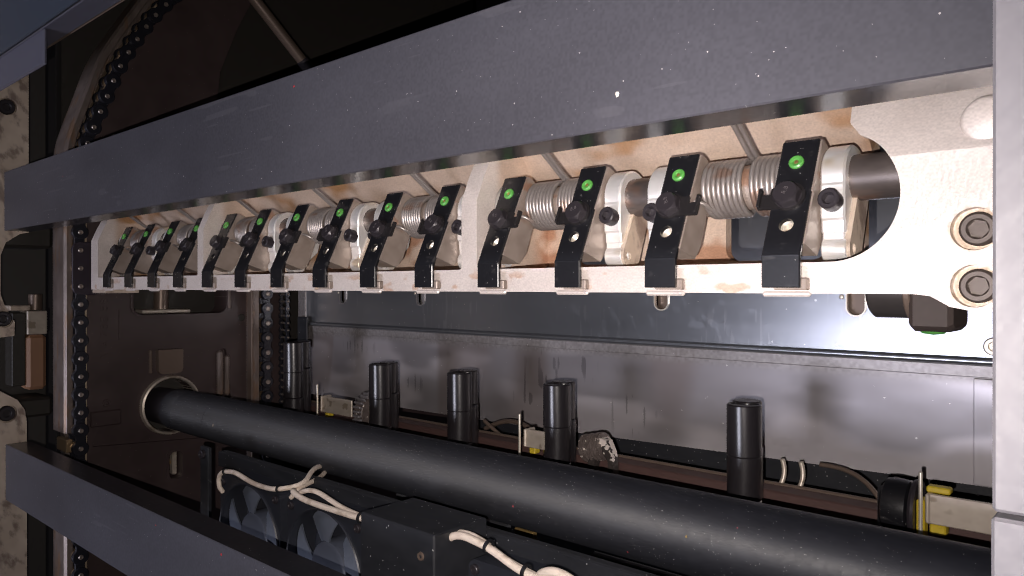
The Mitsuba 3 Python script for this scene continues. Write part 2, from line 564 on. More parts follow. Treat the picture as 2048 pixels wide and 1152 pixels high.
# ---------------------------------------------------------------- side frame of the machine behind the chains (faces +x at x = -0.9)
XF = -0.90
side = thing('side_frame', 'dark brown cast side frame with recesses behind the chains at the left', 'machine frame')
outer = Polygon([(0.3065, -0.50), (0.3065, 0.13), (0.312, 0.165), (0.335, 0.23), (0.37, 0.30), (0.42, 0.37), (0.42, 0.60), (0.58, 0.60), (0.53, 0.42), (0.485, 0.33), (0.462, 0.27), (0.455, 0.20), (0.460, 0.12), (0.96, 0.12), (0.96, -0.50)])
win = rrect(0.3567, 0.4696, -0.0325, 0.06, 0.010)
rec = Polygon([(0.3425, -0.070), (0.4696, -0.0775), (0.4757, -0.1372), (0.4757, -0.19), (0.4391, -0.1864), (0.31, -0.1774), (0.3219, -0.1553), (0.3425, -0.157)]).buffer(-0.004).buffer(0.004)
slot = rrect(0.398, 0.4142, -0.2304, -0.1975, 0.006)
rear_gap = sbox(0.512, -0.5, 0.60, 0.2)
full = man(prism_x(outer.difference(rear_gap), XF - 0.03, XF))
full = full - man(prism_x(win, XF - 0.05, XF + 0.01)) - man(prism_x(rec, XF - 0.006, XF + 0.01)) - man(prism_x(slot, XF - 0.05, XF + 0.01))
full = full - man(cyl([XF - 0.05, 0.402, -0.1415], [XF + 0.01, 0.402, -0.1415], 0.0315, 48))
part(side, 'casting', full, 'frame_paint', 30)
part(side, 'rear_plate', cbox(XF - 0.075, XF - 0.055, 0.30, 0.97, -0.5, 0.6, 0.001), 'recess_paint')
rim = Polygon(rec.buffer(0.0022).exterior).difference(rec)
# raised rims, bosses and the casting number
part(side, 'window_rim', prism_x(win.buffer(0.003).difference(win.buffer(0.0)).difference(sbox(0.35, 0.0, 0.48, 0.08)), XF - 0.002, XF + 0.0015), 'frame_paint')
ringm = lathe([[0.0315, -0.03], [0.0315, 0.004], [0.0328, 0.0060], [0.0348, 0.0050], [0.0358, 0.0], [0.0358, -0.004]], [XF - 0.006, 0.402, -0.1415], [1, 0, 0], 64)
part(side, 'bearing_ring', ringm, 'strap_metal', 40, label='bright worn ring round the roller end')
part(side, 'bearing', cyl([XF - 0.05, 0.402, -0.1415], [XF - 0.03, 0.402, -0.1415], 0.0318, 48), 'recess_paint')
stub = rrect(0.385, 0.4142, -0.1033, -0.06, 0.006)
part(side, 'lug', prism_x(stub.intersection(sbox(0.38, -0.11, 0.42, -0.0745)), XF - 0.0065, XF + 0.002), 'brown_steel', label='bare brown lug in the recess')
part(side, 'rib', cbox(XF - 0.0065, XF - 0.002, 0.3765, 0.3795, -0.102, -0.074, 0.001), 'brown_steel')
for y0, y1, z0, z1 in ((0.4590, 0.4665, -0.137, -0.080), (0.4690, 0.4755, -0.137, -0.086)):
    part(side, 'rib', cbox(XF - 0.0065, XF + 0.0015, y0, y1, z0, z1, 0.0024), 'guide_steel')
part(side, 'rib', cbox(XF - 0.002, XF + 0.003, 0.4715, 0.4755, -0.028, 0.03, 0.0015), 'guide_steel')
part(side, 'post', cyl([XF - 0.03, 0.4015, -0.030], [XF - 0.03, 0.4015, 0.02], 0.0085, 24, 0.001), 'brown_steel')
part(side, 'post_base', cbox(XF - 0.045, XF - 0.012, 0.372, 0.430, -0.0315, -0.027, 0.001), 'strap_metal')
part(side, 'slot_tongue', cbox(XF - 0.028, XF - 0.012, 0.4075, 0.4130, -0.228, -0.199, 0.001), 'strap_metal')
part(side, 'slot_screw', lathe([[0, 0.006], [0.003, 0.005], [0.004, 0.0]], [XF - 0.02, 0.4035, -0.213], [1, 0, 0], 20), 'brass')
part(side, 'slot_rim', prism_x(slot.buffer(0.0035).difference(slot.buffer(0.0)), XF - 0.001, XF + 0.0012), 'frame_paint')
part(side, 'step', cbox(XF - 0.002, XF + 0.004, 0.3105, 0.3425, -0.1555, -0.1385, 0.0012), 'frame_paint')
part(side, 'screw', cap_screw([XF - 0.001, 0.3276, -0.1303], [1, 0, 0], 0.0042, 0.003, 0.0036), 'frame_paint')
part(side, 'plug', lathe([[0, 0.0012], [0.004, 0.0012], [0.0048, 0.0]], [XF, 0.4906, -0.0392], [1, 0, 0], 24), 'recess_paint')
for y, z in ((0.425, 0.205), (0.395, 0.155)):
    part(side, 'plug', lathe([[0, 0.001], [0.006, 0.001], [0.0072, 0.0024], [0.0085, 0.0]], [XF, y, z], [1, 0, 0], 24), 'frame_paint')
tm = meshkit.text_mesh('M4 788 582', 0.0085, 0.0012)
v = tm.vertices.copy()
tm = trimesh.Trimesh(np.c_[XF - 0.0002 + v[:, 2], 0.3300 - v[:, 1], -0.081 + v[:, 0] * 1.12], tm.faces, process=False)
tm.fix_normals()
part(side, 'lettering', tm, 'frame_paint', False, label='raised casting number M4 788 582 reading upward')
part(side, 'ridge', cbox(XF - 0.001, XF + 0.0008, 0.3408, 0.3420, -0.0600, -0.026, 0.0004), 'frame_paint')

# ---------------------------------------------------------------- chain guides
guide_path = [(0.2905, -0.36), (0.2905, -0.2), (0.2905, -0.05), (0.2905, 0.06), (0.2905, 0.12), (0.2915, 0.1474), (0.2969, 0.1698), (0.3094, 0.2074), (0.3248, 0.2519), (0.346, 0.2906), (0.3708, 0.3316), (0.415, 0.385), (0.48, 0.44)]


def smooth_path(pts, n=90):
    return spline(np.array(pts), n)


def sweep_section(path, section, X0):
    """Sweep a closed (depth along -n, x) section along a path in the (y, z) plane. section: (offset to the outside, x)."""
    path = np.array(path)
    t = np.gradient(path, axis=0)
    t /= np.linalg.norm(t, axis=1, keepdims=True)
    nrm = np.c_[-t[:, 1], t[:, 0]]            # to the left of the upward path: towards smaller y
    k = len(section)
    v = []
    for p, q in zip(path, nrm):
        for o, x in section:
            v.append([x, p[0] + q[0] * o, p[1] + q[1] * o])
    v = np.array(v)
    n = len(path)
    f = []
    for i in range(n - 1):
        for j in range(k):
            a, b = i * k + j, i * k + (j + 1) % k
            f += [[a, b, b + k], [a, b + k, a + k]]
    f += [[0, j + 1, j] for j in range(1, k - 1)] + [[(n - 1) * k, (n - 1) * k + j, (n - 1) * k + j + 1] for j in range(1, k - 1)]
    m = trimesh.Trimesh(v, np.array(f), process=False)
    m.fix_normals()
    return m


gp = smooth_path(guide_path, 120)
gz = gp[:, 1] > -0.163
gd = thing('chain_guide', 'worn brown steel chain guide curving upward beside the front chain', 'chain guide')
sec = [(0.0, -0.8895), (0.0, -0.925), (0.0085, -0.925), (0.0085, -0.8915), (0.0062, -0.8885), (0.0010, -0.8885)]
part(gd, 'outer_rail', sweep_section(gp[gz], sec, 0), 'guide_steel', 25)
low = np.array([(0.2905, -0.36), (0.2905, -0.28), (0.2905, -0.20)])
sec2 = [(0.0, -0.8895), (0.0, -0.925), (0.0085, -0.925), (0.0085, -0.8915), (0.0062, -0.8885), (0.0010, -0.8885)]
part(gd, 'lower_rail', sweep_section(low, sec2, 0), 'guide_steel', 25)
part(gd, 'joint', cbox(-0.92, -0.890, 0.284, 0.2905, -0.178, -0.164, 0.001), 'oily_steel')
# inner side rail behind the chain, oily
inner = np.array([(p[0] + 0.0165, p[1]) for p in gp])
part(gd, 'inner_rail', sweep_section(gp + 0, [(-0.0138, -0.8895), (-0.0138, -0.92), (-0.0078, -0.92), (-0.0078, -0.8895)], 0), 'pale_guide', 25)
part(gd, 'back_rail', sweep_section(gp + 0, [(-0.0162, -0.916), (-0.0162, -0.93), (-0.0005, -0.93), (-0.0005, -0.916)], 0), 'guide_steel', 25)

gr = thing('chain_guide', 'bright edged upright guide rail in front of the rear chain', 'chain guide')
part(gr, 'rail', cbox(-0.93, -0.886, 0.4975, 0.5085, -0.36, 0.05, 0.0014), 'guide_steel')
part(gr, 'lip', cbox(-0.893, -0.884, 0.4955, 0.4985, -0.36, 0.05, 0.0008), 'brown_steel')
part(gr, 'back_rail', cbox(-0.93, -0.915, 0.5085, 0.5600, -0.36, 0.05, 0.0014), 'frame_paint')


# ---------------------------------------------------------------- roller chains
def link_outline(pitch, r):
    a, b = Point(0, 0).buffer(r, 10), Point(0, pitch).buffer(r, 10)
    waist = sbox(-r * 0.62, 0, r * 0.62, pitch)
    return unary_union([a, b, waist]).buffer(r * 0.22, 5).buffer(-r * 0.44, 5).buffer(r * 0.22, 5)


def bevel_plate(poly, t, c=0.0004):
    """A flat plate of thickness t on z, from 0 to t, with a chamfered front rim, local (u, v, w)."""
    m = _extrude(poly, t - c)
    inn = poly.buffer(-c)
    top = _extrude(inn, c)
    top.apply_translation([0, 0, t - c])
    ra = np.array(poly.exterior.coords)[:-1]
    ri = inn.exterior
    rb = np.array([ri.interpolate(ri.project(Point(p))).coords[0] for p in ra])
    n = len(ra)
    v = np.vstack([np.c_[ra, np.full(n, t - c)], np.c_[rb, np.full(n, t)]])
    f = []
    for i in range(n):
        j = (i + 1) % n
        f += [[i, j, n + j], [i, n + j, n + i]]
    return cat([m, trimesh.Trimesh(v, np.array(f), process=False), top])


def chain(key, pins, x0, r, t, skip=(), rollers=True, pin_r=0.0025):
    """Links between the pins (y, z); plates face +x. Outer links at x0 + t, inner links at x0."""
    pins = np.array(pins)
    pitch = np.linalg.norm(pins[1] - pins[0])
    plate = bevel_plate(link_outline(pitch, r), t)
    for i in range(len(pins) - 1):
        if i in skip:
            continue
        d = pins[i + 1] - pins[i]
        ang = math.atan2(d[1], d[0]) - math.pi / 2
        off = t * 1.1 if i % 2 == 0 else 0.0
        c, s = math.cos(ang), math.sin(ang)
        def put(xo):
            q = plate.vertices
            y, z = q[:, 0] * c - q[:, 1] * s, q[:, 0] * s + q[:, 1] * c
            return trimesh.Trimesh(np.c_[xo + q[:, 2], pins[i][0] + y, pins[i][1] + z], plate.faces, process=False)
        back = put(x0 - 0.0135 - (t * 1.1 if i % 2 == 0 else -t * 0.2))
        m = cat([put(x0 + off), back])
        part(key, 'link', m, 'chain_steel', 40)
    for i, p in enumerate(pins):
        prof = [[0, 0.0006], [pin_r * 0.40, 0.0005], [pin_r * 0.5, 0.0012], [pin_r * 0.8, 0.0013], [pin_r, 0.0006], [pin_r, -0.02]]
        part(key, 'pin', lathe(prof, [x0 + t * 2.1, p[0], p[1]], [1, 0, 0], 20), 'pin_steel', 30)
        if rollers:
            part(key, 'roller', cyl([x0 - 0.012, p[0], p[1]], [x0 - 0.0005, p[0], p[1]], r * 0.78, 20, 0.0005), 'oily_steel', 30)


PITCH = 0.01885
path = spline([(0.2944, -0.40), (0.2944, -0.2), (0.2944, 0.0), (0.2944, 0.10), (0.2957, 0.128), (0.3005, 0.151), (0.3074, 0.1726), (0.3201, 0.2066), (0.3332, 0.2415), (0.3509, 0.276), (0.3697, 0.3071), (0.3980, 0.343), (0.44, 0.385)], 900)
i0 = np.argmin(np.abs(path[:, 1] - 0.0011))
pins = [path[i0]]
k = i0
while True:
    nxt = next((j for j in range(k + 1, len(path)) if np.linalg.norm(path[j] - pins[-1]) >= PITCH), None)
    if nxt is None or path[nxt][1] > 0.37:
        break
    pins.append(path[nxt]); k = nxt
k, lowp = i0, []
last = path[i0]
while last[1] > -0.36:
    nxt = next((j for j in range(k - 1, -1, -1) if np.linalg.norm(path[j] - last) >= PITCH), None)
    if nxt is None:
        break
    last = path[nxt]; lowp.append(last); k = nxt
nl = len(lowp)
pins = lowp[::-1] + pins
ch = thing('roller_chain', 'heavy dark roller chain at the left end of the gripper bar, curving up', 'chain')
chain(ch, pins, -0.8835, 0.0080, 0.0026, skip=(nl, nl + 1))
# the long carrier plate that holds the gripper bar
cp = unary_union([rrect(0.2862, 0.3100, -0.0085, 0.0485, 0.0080), sbox(0.298, -0.0085, 0.3100, 0.0485)])
cm = bevel_plate(Polygon(cp.exterior), 0.0026, 0.0006)
cm = trimesh.Trimesh(np.c_[-0.8805 + cm.vertices[:, 2], cm.vertices[:, 0], cm.vertices[:, 1]], cm.faces, process=False)
part(ch, 'carrier_plate', cm, 'carrier_steel', 40, label='long straight purple black link plate with three pins')

ch2 = thing('roller_chain', 'dark roller chain farther back beside the bright edged rail', 'chain')
chain(ch2, [(0.5185, -0.39 + 0.01905 * i) for i in range(30)], -0.8890, 0.0078, 0.0026, pin_r=0.0032)
ch3 = thing('roller_chain', 'thin grey roller chain behind the leftmost black peg', 'chain')
chain(ch3, [(0.5440, -0.20 + 0.009525 * i) for i in range(26)], -0.8800, 0.0036, 0.0012, rollers=False, pin_r=0.0014)

# ---------------------------------------------------------------- near frame plate on the far left, with its bolts
XP = -0.92
fp = Polygon([(0.2577, 0.60), (0.2577, 0.0584), (0.2494, 0.0563), (0.2366, 0.0467), (0.2321, 0.0335), (0.2321, -0.0084), (0.2357, -0.0199), (0.242, -0.0296), (0.2448, -0.0376),
              (0.2443, -0.0518), (0.2260, -0.0533), (0.2260, -0.105), (0.2335, -0.1104), (0.2471, -0.1198), (0.254, -0.1313), (0.2558, -0.1449), (0.2558, -0.45), (0.12, -0.45), (0.12, 0.60)])
fk = thing('frame_plate', 'bare scratched metal frame plate at the far left edge carrying the beam ends', 'machine frame')
fm = man(prism_x(fp.buffer(0.002).buffer(-0.002), XP - 0.05, XP - 0.0005))
for y, z in ((0.238, 0.1898), (0.2348, -0.0335), (0.238, -0.1335)):
    fm = fm - man(cyl([XP - 0.006, y, z], [XP + 0.01, y, z], 0.0092, 40))
part(fk, 'plate', fm, 'plate_metal', 30)
for y, z in ((0.238, 0.1898), (0.2348, -0.0335), (0.238, -0.1335)):
    part(fk, 'socket_bolt', cap_screw([XP - 0.0085, y, z], [1, 0, 0], 0.0080, 0.0072, 0.0068, rng.uniform(0, 1)), 'black_bolt')
ow = thing('outer_frame', 'dark frame wall deep in the gap between the far left plate and the chain', 'machine frame')
part(ow, 'wall', cbox(-1.06, -1.04, 0.10, 0.31, -0.5, 0.6, 0.001), 'recess_paint')
part(ow, 'shelf', cbox(-1.04, -0.985, 0.262, 0.300, -0.150, -0.128, 0.003), 'recess_paint')
part(ow, 'shelf', cbox(-1.04, -0.985, 0.240, 0.300, 0.045, 0.070, 0.003), 'recess_paint')
lp = thing('latch_block', 'pale block over an orange brown strip in the dark gap beside the chain guide', 'block')
part(lp, 'upper_block', cbox(-1.03, -1.0, 0.2786, 0.2990, -0.0555, -0.0280, 0.0008), 'strap_metal')
part(lp, 'strip', cbox(-1.03, -1.001, 0.2780, 0.2990, -0.1205, -0.0560, 0.004), 'orange_brown', label='orange brown strip below the pale block')
part(lp, 'side', cbox(-1.03, -1.004, 0.2640, 0.2778, -0.115, -0.030, 0.001), 'recess_paint')
part(lp, 'pin', cyl([-1.012, 0.290, -0.0275], [-1.012, 0.290, -0.0085], 0.0072, 24, 0.0006), 'brown_steel')
part(lp, 'wedge', cbox(-1.03, -1.005, 0.262, 0.2835, -0.0275, -0.0215, 0.001), 'plate_metal')

# ---------------------------------------------------------------- hood panel, upper left
hd = thing('hood_panel', 'dark blue painted hood panel with a folded lip at the upper left corner', 'panel')
part(hd, 'face', cbox(-0.93, 0.10, 0.196, 0.1985, 0.2065, 0.55, 0.0008), 'hood_paint')
part(hd, 'lip', cbox(-0.93, 0.10, 0.1990, 0.2180, 0.2063, 0.2083, 0.0008), 'tab_paint')
part(hd, 'return_flange', cbox(-0.93, 0.10, 0.2181, 0.2200, 0.2063, 0.245, 0.0008), 'brown_steel')
part(hd, 'tab', cbox(-0.80, -0.6745, 0.1988, 0.2018, 0.1770, 0.2060, 0.0012), 'tab_paint', label='scratched grey blue tab hanging below the lip')

# ---------------------------------------------------------------- rod in the dark upper part
rd = thing('stay_rod', 'slanting brown steel rod in the dark space above the beam', 'rod')
a, b = np.array([-0.85, 0.4812, 0.3536]), np.array([-0.85, 0.5558, 0.2868])
dd = (b - a) / np.linalg.norm(b - a)
part(rd, 'bar', cyl(a - dd * 0.12, b - dd * 0.012, 0.0068, 20), 'brown_steel')
part(rd, 'sleeve', cyl(b - dd * 0.012, b + dd * 0.08, 0.0078, 20, 0.001), 'black_bolt')
tp = np.array([(-0.86, 0.425 + 0.011 * math.cos(t), 0.178 + 0.011 * math.sin(t)) for t in np.linspace(0.9, 3.0, 24)])
solo('wire_loop', tube(tp, 0.0012, 8), 'brown_steel', 'thin bent brown wire loop just above the big beam', 'wire')

# ---------------------------------------------------------------- the two beams
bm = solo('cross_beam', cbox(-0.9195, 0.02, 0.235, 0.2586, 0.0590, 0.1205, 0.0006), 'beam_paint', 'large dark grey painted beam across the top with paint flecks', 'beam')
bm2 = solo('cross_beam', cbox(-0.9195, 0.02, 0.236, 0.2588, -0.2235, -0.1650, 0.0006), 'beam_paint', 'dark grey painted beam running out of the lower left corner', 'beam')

# ---------------------------------------------------------------- pale housing on the right edge
hp = solo('housing_panel', cbox(-0.0293, 0.24, 0.186, 0.215, -0.0475, 0.30, 0.0007), 'housing_paint', 'pale grey textured housing panel along the right edge, above the seam', 'panel')
hp2 = solo('housing_panel', cbox(-0.0295, 0.24, 0.186, 0.215, -0.30, -0.0487, 0.0007), 'housing_paint', 'pale grey textured housing panel along the right edge, below the seam', 'panel')

# ---------------------------------------------------------------- gripper bar
YB = 0.2905
XL = [-0.1234, -0.1770, -0.2279, -0.2804, -0.3314, -0.3831, -0.4351, -0.4880, -0.5393, -0.5920, -0.6442, -0.6958, -0.7473, -0.7992]
W = 0.0152
SH = (0.3200, 0.0442)      # shaft axis (y, z)

bar = thing('gripper_bar', 'beige cast aluminium gripper bar with ribs and rounded openings across the middle', 'gripper bar')
prof = Polygon([(YB, -0.0025), (YB, 0.047), (0.2960, 0.0600), (0.3060, 0.0800), (0.3150, 0.100), (0.322, 0.100), (0.3130, 0.0800), (0.3030, 0.0600), (0.2975, 0.047), (0.2975, -0.0025)])
body = man(prism_x(prof, -0.8375, 0.03))
# openings between the ribs, through the front skin
def opening(x0, x1, round_right):
    if round_right:
        c = x1 - 0.0245
        g = unary_union([sbox(x0, 0.0095, c, 0.0585), Point(c, 0.034).buffer(0.0245, 24), Polygon([(x0, 0.03), (x0, 0.13), (c + 0.004, 0.13), (c + 0.0050, 0.0700), (c + 0.0055, 0.0620), (c + 0.0100, 0.0563), (c + 0.0160, 0.0515), (c + 0.016, 0.03)])])
        return g.buffer(-0.002).buffer(0.002)
    return unary_union([rrect(x0, x1, 0.0095, 0.12, 0.002)])
for x0, x1, rr in ((-0.2830, -0.0735, True), (-0.5940, -0.2948, False), (-0.8190, -0.6040, False)):
    body = body - man(prism_y(opening(x0, x1, rr), 0.27, 0.35))
# right lower corner step below the main bottom edge
stepp = Polygon([(-0.0700, 0.0), (-0.0700, -0.0024), (-0.0640, -0.0032), (-0.0580, -0.0068), (-0.0520, -0.0080), (0.03, -0.0082), (0.03, 0.0)])
body = body + man(prism_y(stepp, YB, 0.2975))
body = body - man(prism_y(Polygon([(-0.30, -0.01), (-0.30, -0.0025), (-0.0700, -0.0025), (-0.0700, -0.01)]), 0.25, 0.32))
# ribs and end cap run back to the rear wall
ribp = Polygon([(0.2972, 0.0), (0.2972, 0.046), (0.303, 0.0605), (0.315, 0.086), (0.36, 0.075), (0.36, 0.0)])
ribp2 = ribp
for x0, x1 in ((-0.2948, -0.2832), (-0.6040, -0.5942), (-0.8375, -0.8192)):
    body = body + man(prism_x(ribp, x0, x1))
    # small webs give the rib its wide root
    web = Polygon([(x1 - 0.001, 0.0), (x1 + 0.007, 0.0), (x1 + 0.003, 0.012), (x1 - 0.001, 0.02)])
    body = body + man(prism_y(web, 0.2976, 0.31))
# bottom web, roof and rear wall
body = body + man(prism_x(Polygon([(0.2974, -0.0025), (0.36, -0.0025), (0.36, 0.0065), (0.2974, 0.0090)]), -0.8375, -0.1040))
roof = Polygon([(0.352, 0.0), (0.352, 0.050), (0.358, 0.050), (0.358, 0.0)])
wins = [(-0.1690, -0.1200), (-0.2640, -0.2310)]
rw = man(prism_x(roof, -0.8375, -0.1035)) + man(prism_x(Polygon([(0.352, 0.0499), (0.300, 0.102), (0.308, 0.108), (0.358, 0.058), (0.358, 0.0499)]), -0.8375, -0.0980))
for x0, x1 in wins:
    rw = rw - man(prism_y(rrect(x0, x1, 0.0128, 0.046, 0.006), 0.34, 0.37))
body = body + rw
# holes for the shaft
body = body - man(cyl([-0.8100, *SH], [-0.58, *SH], 0.0152, 48)) - man(cyl([-0.30, *SH], [-0.27, *SH], 0.0152, 48))
body = body - man(cyl([-0.8300, *SH], [-0.80, *SH], 0.0105, 40))
# pockets beside every finger tip
for x in XL:
    body = body - man(prism_y(rrect(x + 0.006, x + W + 0.0052, -0.0012, 0.0080, 0.0014), YB - 0.01, YB + 0.0030))
# counterbores of the two big screws
for z in (0.0195, 0.0003):
    body = body - man(cyl([-0.0508, YB - 0.01, z], [-0.0508, YB + 0.0052, z], 0.0072, 48))
bt = tri(body)
part(bar, 'casting', bt, 'cast_alu', 28)
part(bar, 'boss', lathe([[0, 0.0040], [0.0066, 0.0039], [0.0078, 0.0030], [0.0083, 0.0012], [0.0088, -0.006]], [-0.0475, 0.2952, 0.0560], [0, -1, 0], 48), 'cast_alu', 60, label='raised round boss at the right end of the bar')
for z in (0.0195, 0.0003):
    part(bar, 'socket_screw', cap_screw([-0.0500, YB + 0.0052, z], [0, -1, 0], 0.0057, 0.0046, 0.0058, 0.3), 'screw_brown', 30)
for i, x in enumerate(XL):
    pd = cat([tri(cbox(x - 0.0003, x + W + 0.0035, YB - 0.0010, YB + 0.001, -0.0038, -0.0016, 0.0007))])
    part(bar, 'lower_lip', pd, 'cast_alu', 30)
    part(bar, 'pad', cbox(x + 0.004, x + W + 0.0020, YB - 0.0006, YB + 0.0028, -0.0012, 0.0036, 0.0005), 'block_steel', 30)
part(bar, 'foot', cbox(-0.8375, -0.8040, 0.2915, 0.325, -0.0062, -0.0026, 0.0008), 'plate_metal', 30)

# ---------------------------------------------------------------- shaft
sh = thing('gripper_shaft', 'dark steel shaft running through the grippers and springs', 'shaft')
part(sh, 'rod', cyl([-0.832, *SH], [0.02, *SH], 0.0093, 48, 0.0004), 'shaft_steel', 30)
part(sh, 'collar', lathe([[0.0093, 0], [0.0102, 0.0003], [0.0102, 0.01], [0.0093, 0.0103]], [-0.0745, *SH], [1, 0, 0], 48), 'shaft_steel', 30)

# ---------------------------------------------------------------- grippers
ES, EN = np.array([0, 0.4167, 0.9090]), np.array([0, -0.9090, 0.4167])
B0 = np.array([0, 0.288, 0.0125])
FM = np.eye(4)
FM[:3, 0], FM[:3, 1], FM[:3, 2], FM[:3, 3] = [1, 0, 0], ES, EN, B0     # local (x, s up the finger, n outward)


def fin(m):
    return moved(tri(m), FM)


TH_F = 0.0020
ORD = ['first', 'second', 'third', 'fourth', 'fifth', 'sixth', 'seventh', 'eighth', 'ninth', 'tenth', 'eleventh', 'twelfth', 'thirteenth', 'fourteenth']


def gripper_parts(side):
    """side = -1: the lock tab points left (right gripper of a pair), +1: right."""
    up = man(fin(cbox(0, W, -0.0006, 0.0528, -TH_F, 0, 0.0004)))
    lo = cbox(0, W, 0.288, 0.288 + TH_F, -0.0003, 0.0131, 0.0004)
    finger = up + lo
    finger = finger - man(fin(cyl([0.0078, 0.0132, -0.004], [0.0078, 0.0132, 0.004], 0.0029, 32)))
    # block with its round hub on the shaft
    poly = Polygon([(0.2912, 0.0168), (0.3117, 0.0600), (0.3165, 0.0580), (0.3195, 0.0550), (0.318, 0.0440), (0.3150, 0.0310), (0.3095, 0.0175), (0.3045, 0.0124)])
    poly = unary_union([poly, Point(*SH).buffer(0.0118, 20), Polygon([(0.3000, 0.038), (0.3110, 0.060), (0.320, 0.0555), (0.320, 0.034)])]).buffer(-0.0004).buffer(0.0004)
    block = tri(man(prism_x(poly, 0.0002, W + 0.0008)) - man(fin(cyl([0.0078, 0.0132, -0.0075], [0.0078, 0.0132, 0.004], 0.00312, 32))))
    tap = fin(lathe([[0, -0.0050], [0.0022, -0.0050], [0.0026, -0.0045], [0.0022, -0.0040], [0.0026, -0.0035], [0.0022, -0.0030], [0.0026, -0.0025], [0.0022, -0.0020], [0.0026, -0.0015], [0.0022, -0.0010], [0.0027, -0.0005], [0.0031, -0.0005]], [0.0078, 0.0132, -0.0017], [0, 0, 1], 24))
    bolt = fin(hex_head(np.array([0.0068, 0.0258, 0.0008]), [0, 0, 1], 0.0098, 0.0042, 0.35))
    plug = fin(lathe([[0, 0.0004], [0.0010, 0.0005], [0.0014, 0.0011], [0.0024, 0.0013], [0.0030, 0.0008], [0.0031, -0.0005]], [0.0074, 0.0420, 0.0], [0, 0, 1], 32))
    core = fin(lathe([[0, 0.0007], [0.0008, 0.0006], [0.0010, 0.0003]], [0.0074, 0.0420, 0.0001], [0, 0, 1], 12))
    # lock tab: thin plate under the bolt, an ear to the side with a notch for the spring wire, its edge bent up
    xe = W + 0.0062 if side > 0 else -0.0052
    xs = (W - 0.008, xe) if side > 0 else (xe, 0.008)
    t2 = sbox(xs[0], 0.0205, xs[1], 0.0300)
    cut = sbox(W + 0.0010, 0.0266, W + 0.0042, 0.0340) if side > 0 else sbox(-0.0040, 0.0270, -0.0006, 0.0340)
    t2 = unary_union([t2.difference(cut), Point(0.0072, 0.0258).buffer(0.0064)]).buffer(-0.0006).buffer(0.0012).buffer(-0.0006)
    tm_ = _extrude(t2, 0.0009)
    lift = cbox(*( (xe - 0.0012, xe) if side > 0 else (xe, xe + 0.0012)), 0.0210, 0.0295, 0.0, 0.0026, 0.0003)
    tab = fin(cat([tm_, tri(lift)]))
    mk = meshkit.text_mesh('8.8', 0.0017, 0.00018)
    mk.apply_translation([-mk.bounds[:, 0].mean(), -mk.bounds[:, 1].mean(), 0])
    mk = fin(moved(mk, trimesh.transformations.compose_matrix(angles=[0, 0, 0.5], translate=[0.0068, 0.0264, 0.0049])))
    return finger, block, tap, bolt, plug, core, tab, mk


GP = {s: gripper_parts(s) for s in (-1, 1)}
BV = []
for rot in (0.35, 0.05, -0.28, 0.62, -0.1):
    bm_ = fin(hex_head(np.array([0.0068, 0.0258, 0.0008]), [0, 0, 1], 0.0098, 0.0042, rot))
    mk = meshkit.text_mesh('8.8', 0.0017, 0.00018)
    mk.apply_translation([-mk.bounds[:, 0].mean(), -mk.bounds[:, 1].mean(), 0])
    mk = fin(moved(mk, trimesh.transformations.compose_matrix(angles=[0, 0, rot * 3 + 0.2], translate=[0.0068, 0.0264, 0.0049])))
    BV.append({'hex_bolt': mikit.ply(bm_, 'black_bolt', smooth=30), 'hex_bolt__marking': mikit.ply(mk, 'mark_grey', smooth=False)})
PL = {}
for s in (-1, 1):
    names = ('finger', 'block', 'threaded_hole', 'hex_bolt', 'plug', 'plug__core', 'lock_tab', 'hex_bolt__marking')
    mats = ('black_steel', 'block_steel', 'pale_metal', 'black_bolt', 'green_plastic', 'brass', 'tab_steel', 'mark_grey')
    PL[s] = [(n, mikit.ply(tri(m), b, smooth=30)) for n, m, b in zip(names, GP[s], mats)]
for i, x in enumerate(XL):
    s = -1 if i % 2 == 0 else 1
    lab = f'black gripper finger with a green plug, {ORD[i]} from the right end of the bar'
    g = thing('gripper', lab, 'gripper', 'gripper fingers along the gripper bar')
    for n, pl in PL[s]:
        key = f'{g}__{n}'
        scene[key] = {**BV[(i * 3) % 5].get(n, pl), 'to_world': T().translate([x, 0, 0])}

# ---------------------------------------------------------------- clamp levers
def lever_parts(side):
    """Split clamp ring with a lever; x from 0 to 0.0138."""
    L = 0.0096
    ring = Point(*SH).buffer(0.0135, 24)
    arm = Polygon([(0.3068, 0.042), (0.3072, 0.0300), (0.3078, 0.0215), (0.3095, 0.0205), (0.3225, 0.0205), (0.3290, 0.026), (0.3325, 0.040)])
    head = Polygon([(0.3064, 0.0270), (0.3064, 0.0405), (0.3100, 0.0500), (0.320, 0.046), (0.320, 0.025)])
    g = unary_union([ring, arm, head]).buffer(-0.0010).buffer(0.0020).buffer(-0.0010)
    body = bev_x(Polygon(g.exterior), 0, L, 0.0008)
    lobe = man(tri(cyl([0.0002, 0.3118, 0.0152], [L + 0.0006, 0.3118, 0.0152], 0.0054, 32, 0.0006))) - man(cyl([-0.01, 0.3118, 0.0152], [0.03, 0.3118, 0.0152], 0.0022, 20))
    neck = cbox(0.0004, L - 0.0004, 0.3080, 0.3200, 0.0150, 0.0230, 0.0006)
    link = unary_union([Point(0.3118, 0.0152).buffer(0.0050, 16), Polygon([(0.3118, 0.0103), (0.3200, 0.0100), (0.3330, 0.0420), (0.3200, 0.0440), (0.3070, 0.0170)])]).difference(Point(0.3118, 0.0152).buffer(0.0022, 12))
    lever = cat([body, tri(lobe + neck)])
    side_plate = prism_x(link, L - 0.0006, L + 0.0018) if side > 0 else prism_x(link, 0.0006, 0.0030)
    screw = cap_screw([L * 0.52, 0.3068, 0.0338], [0, -0.985, 0.17], 0.0042, 0.0060, 0.0042, 0.4)
    return lever, side_plate, screw


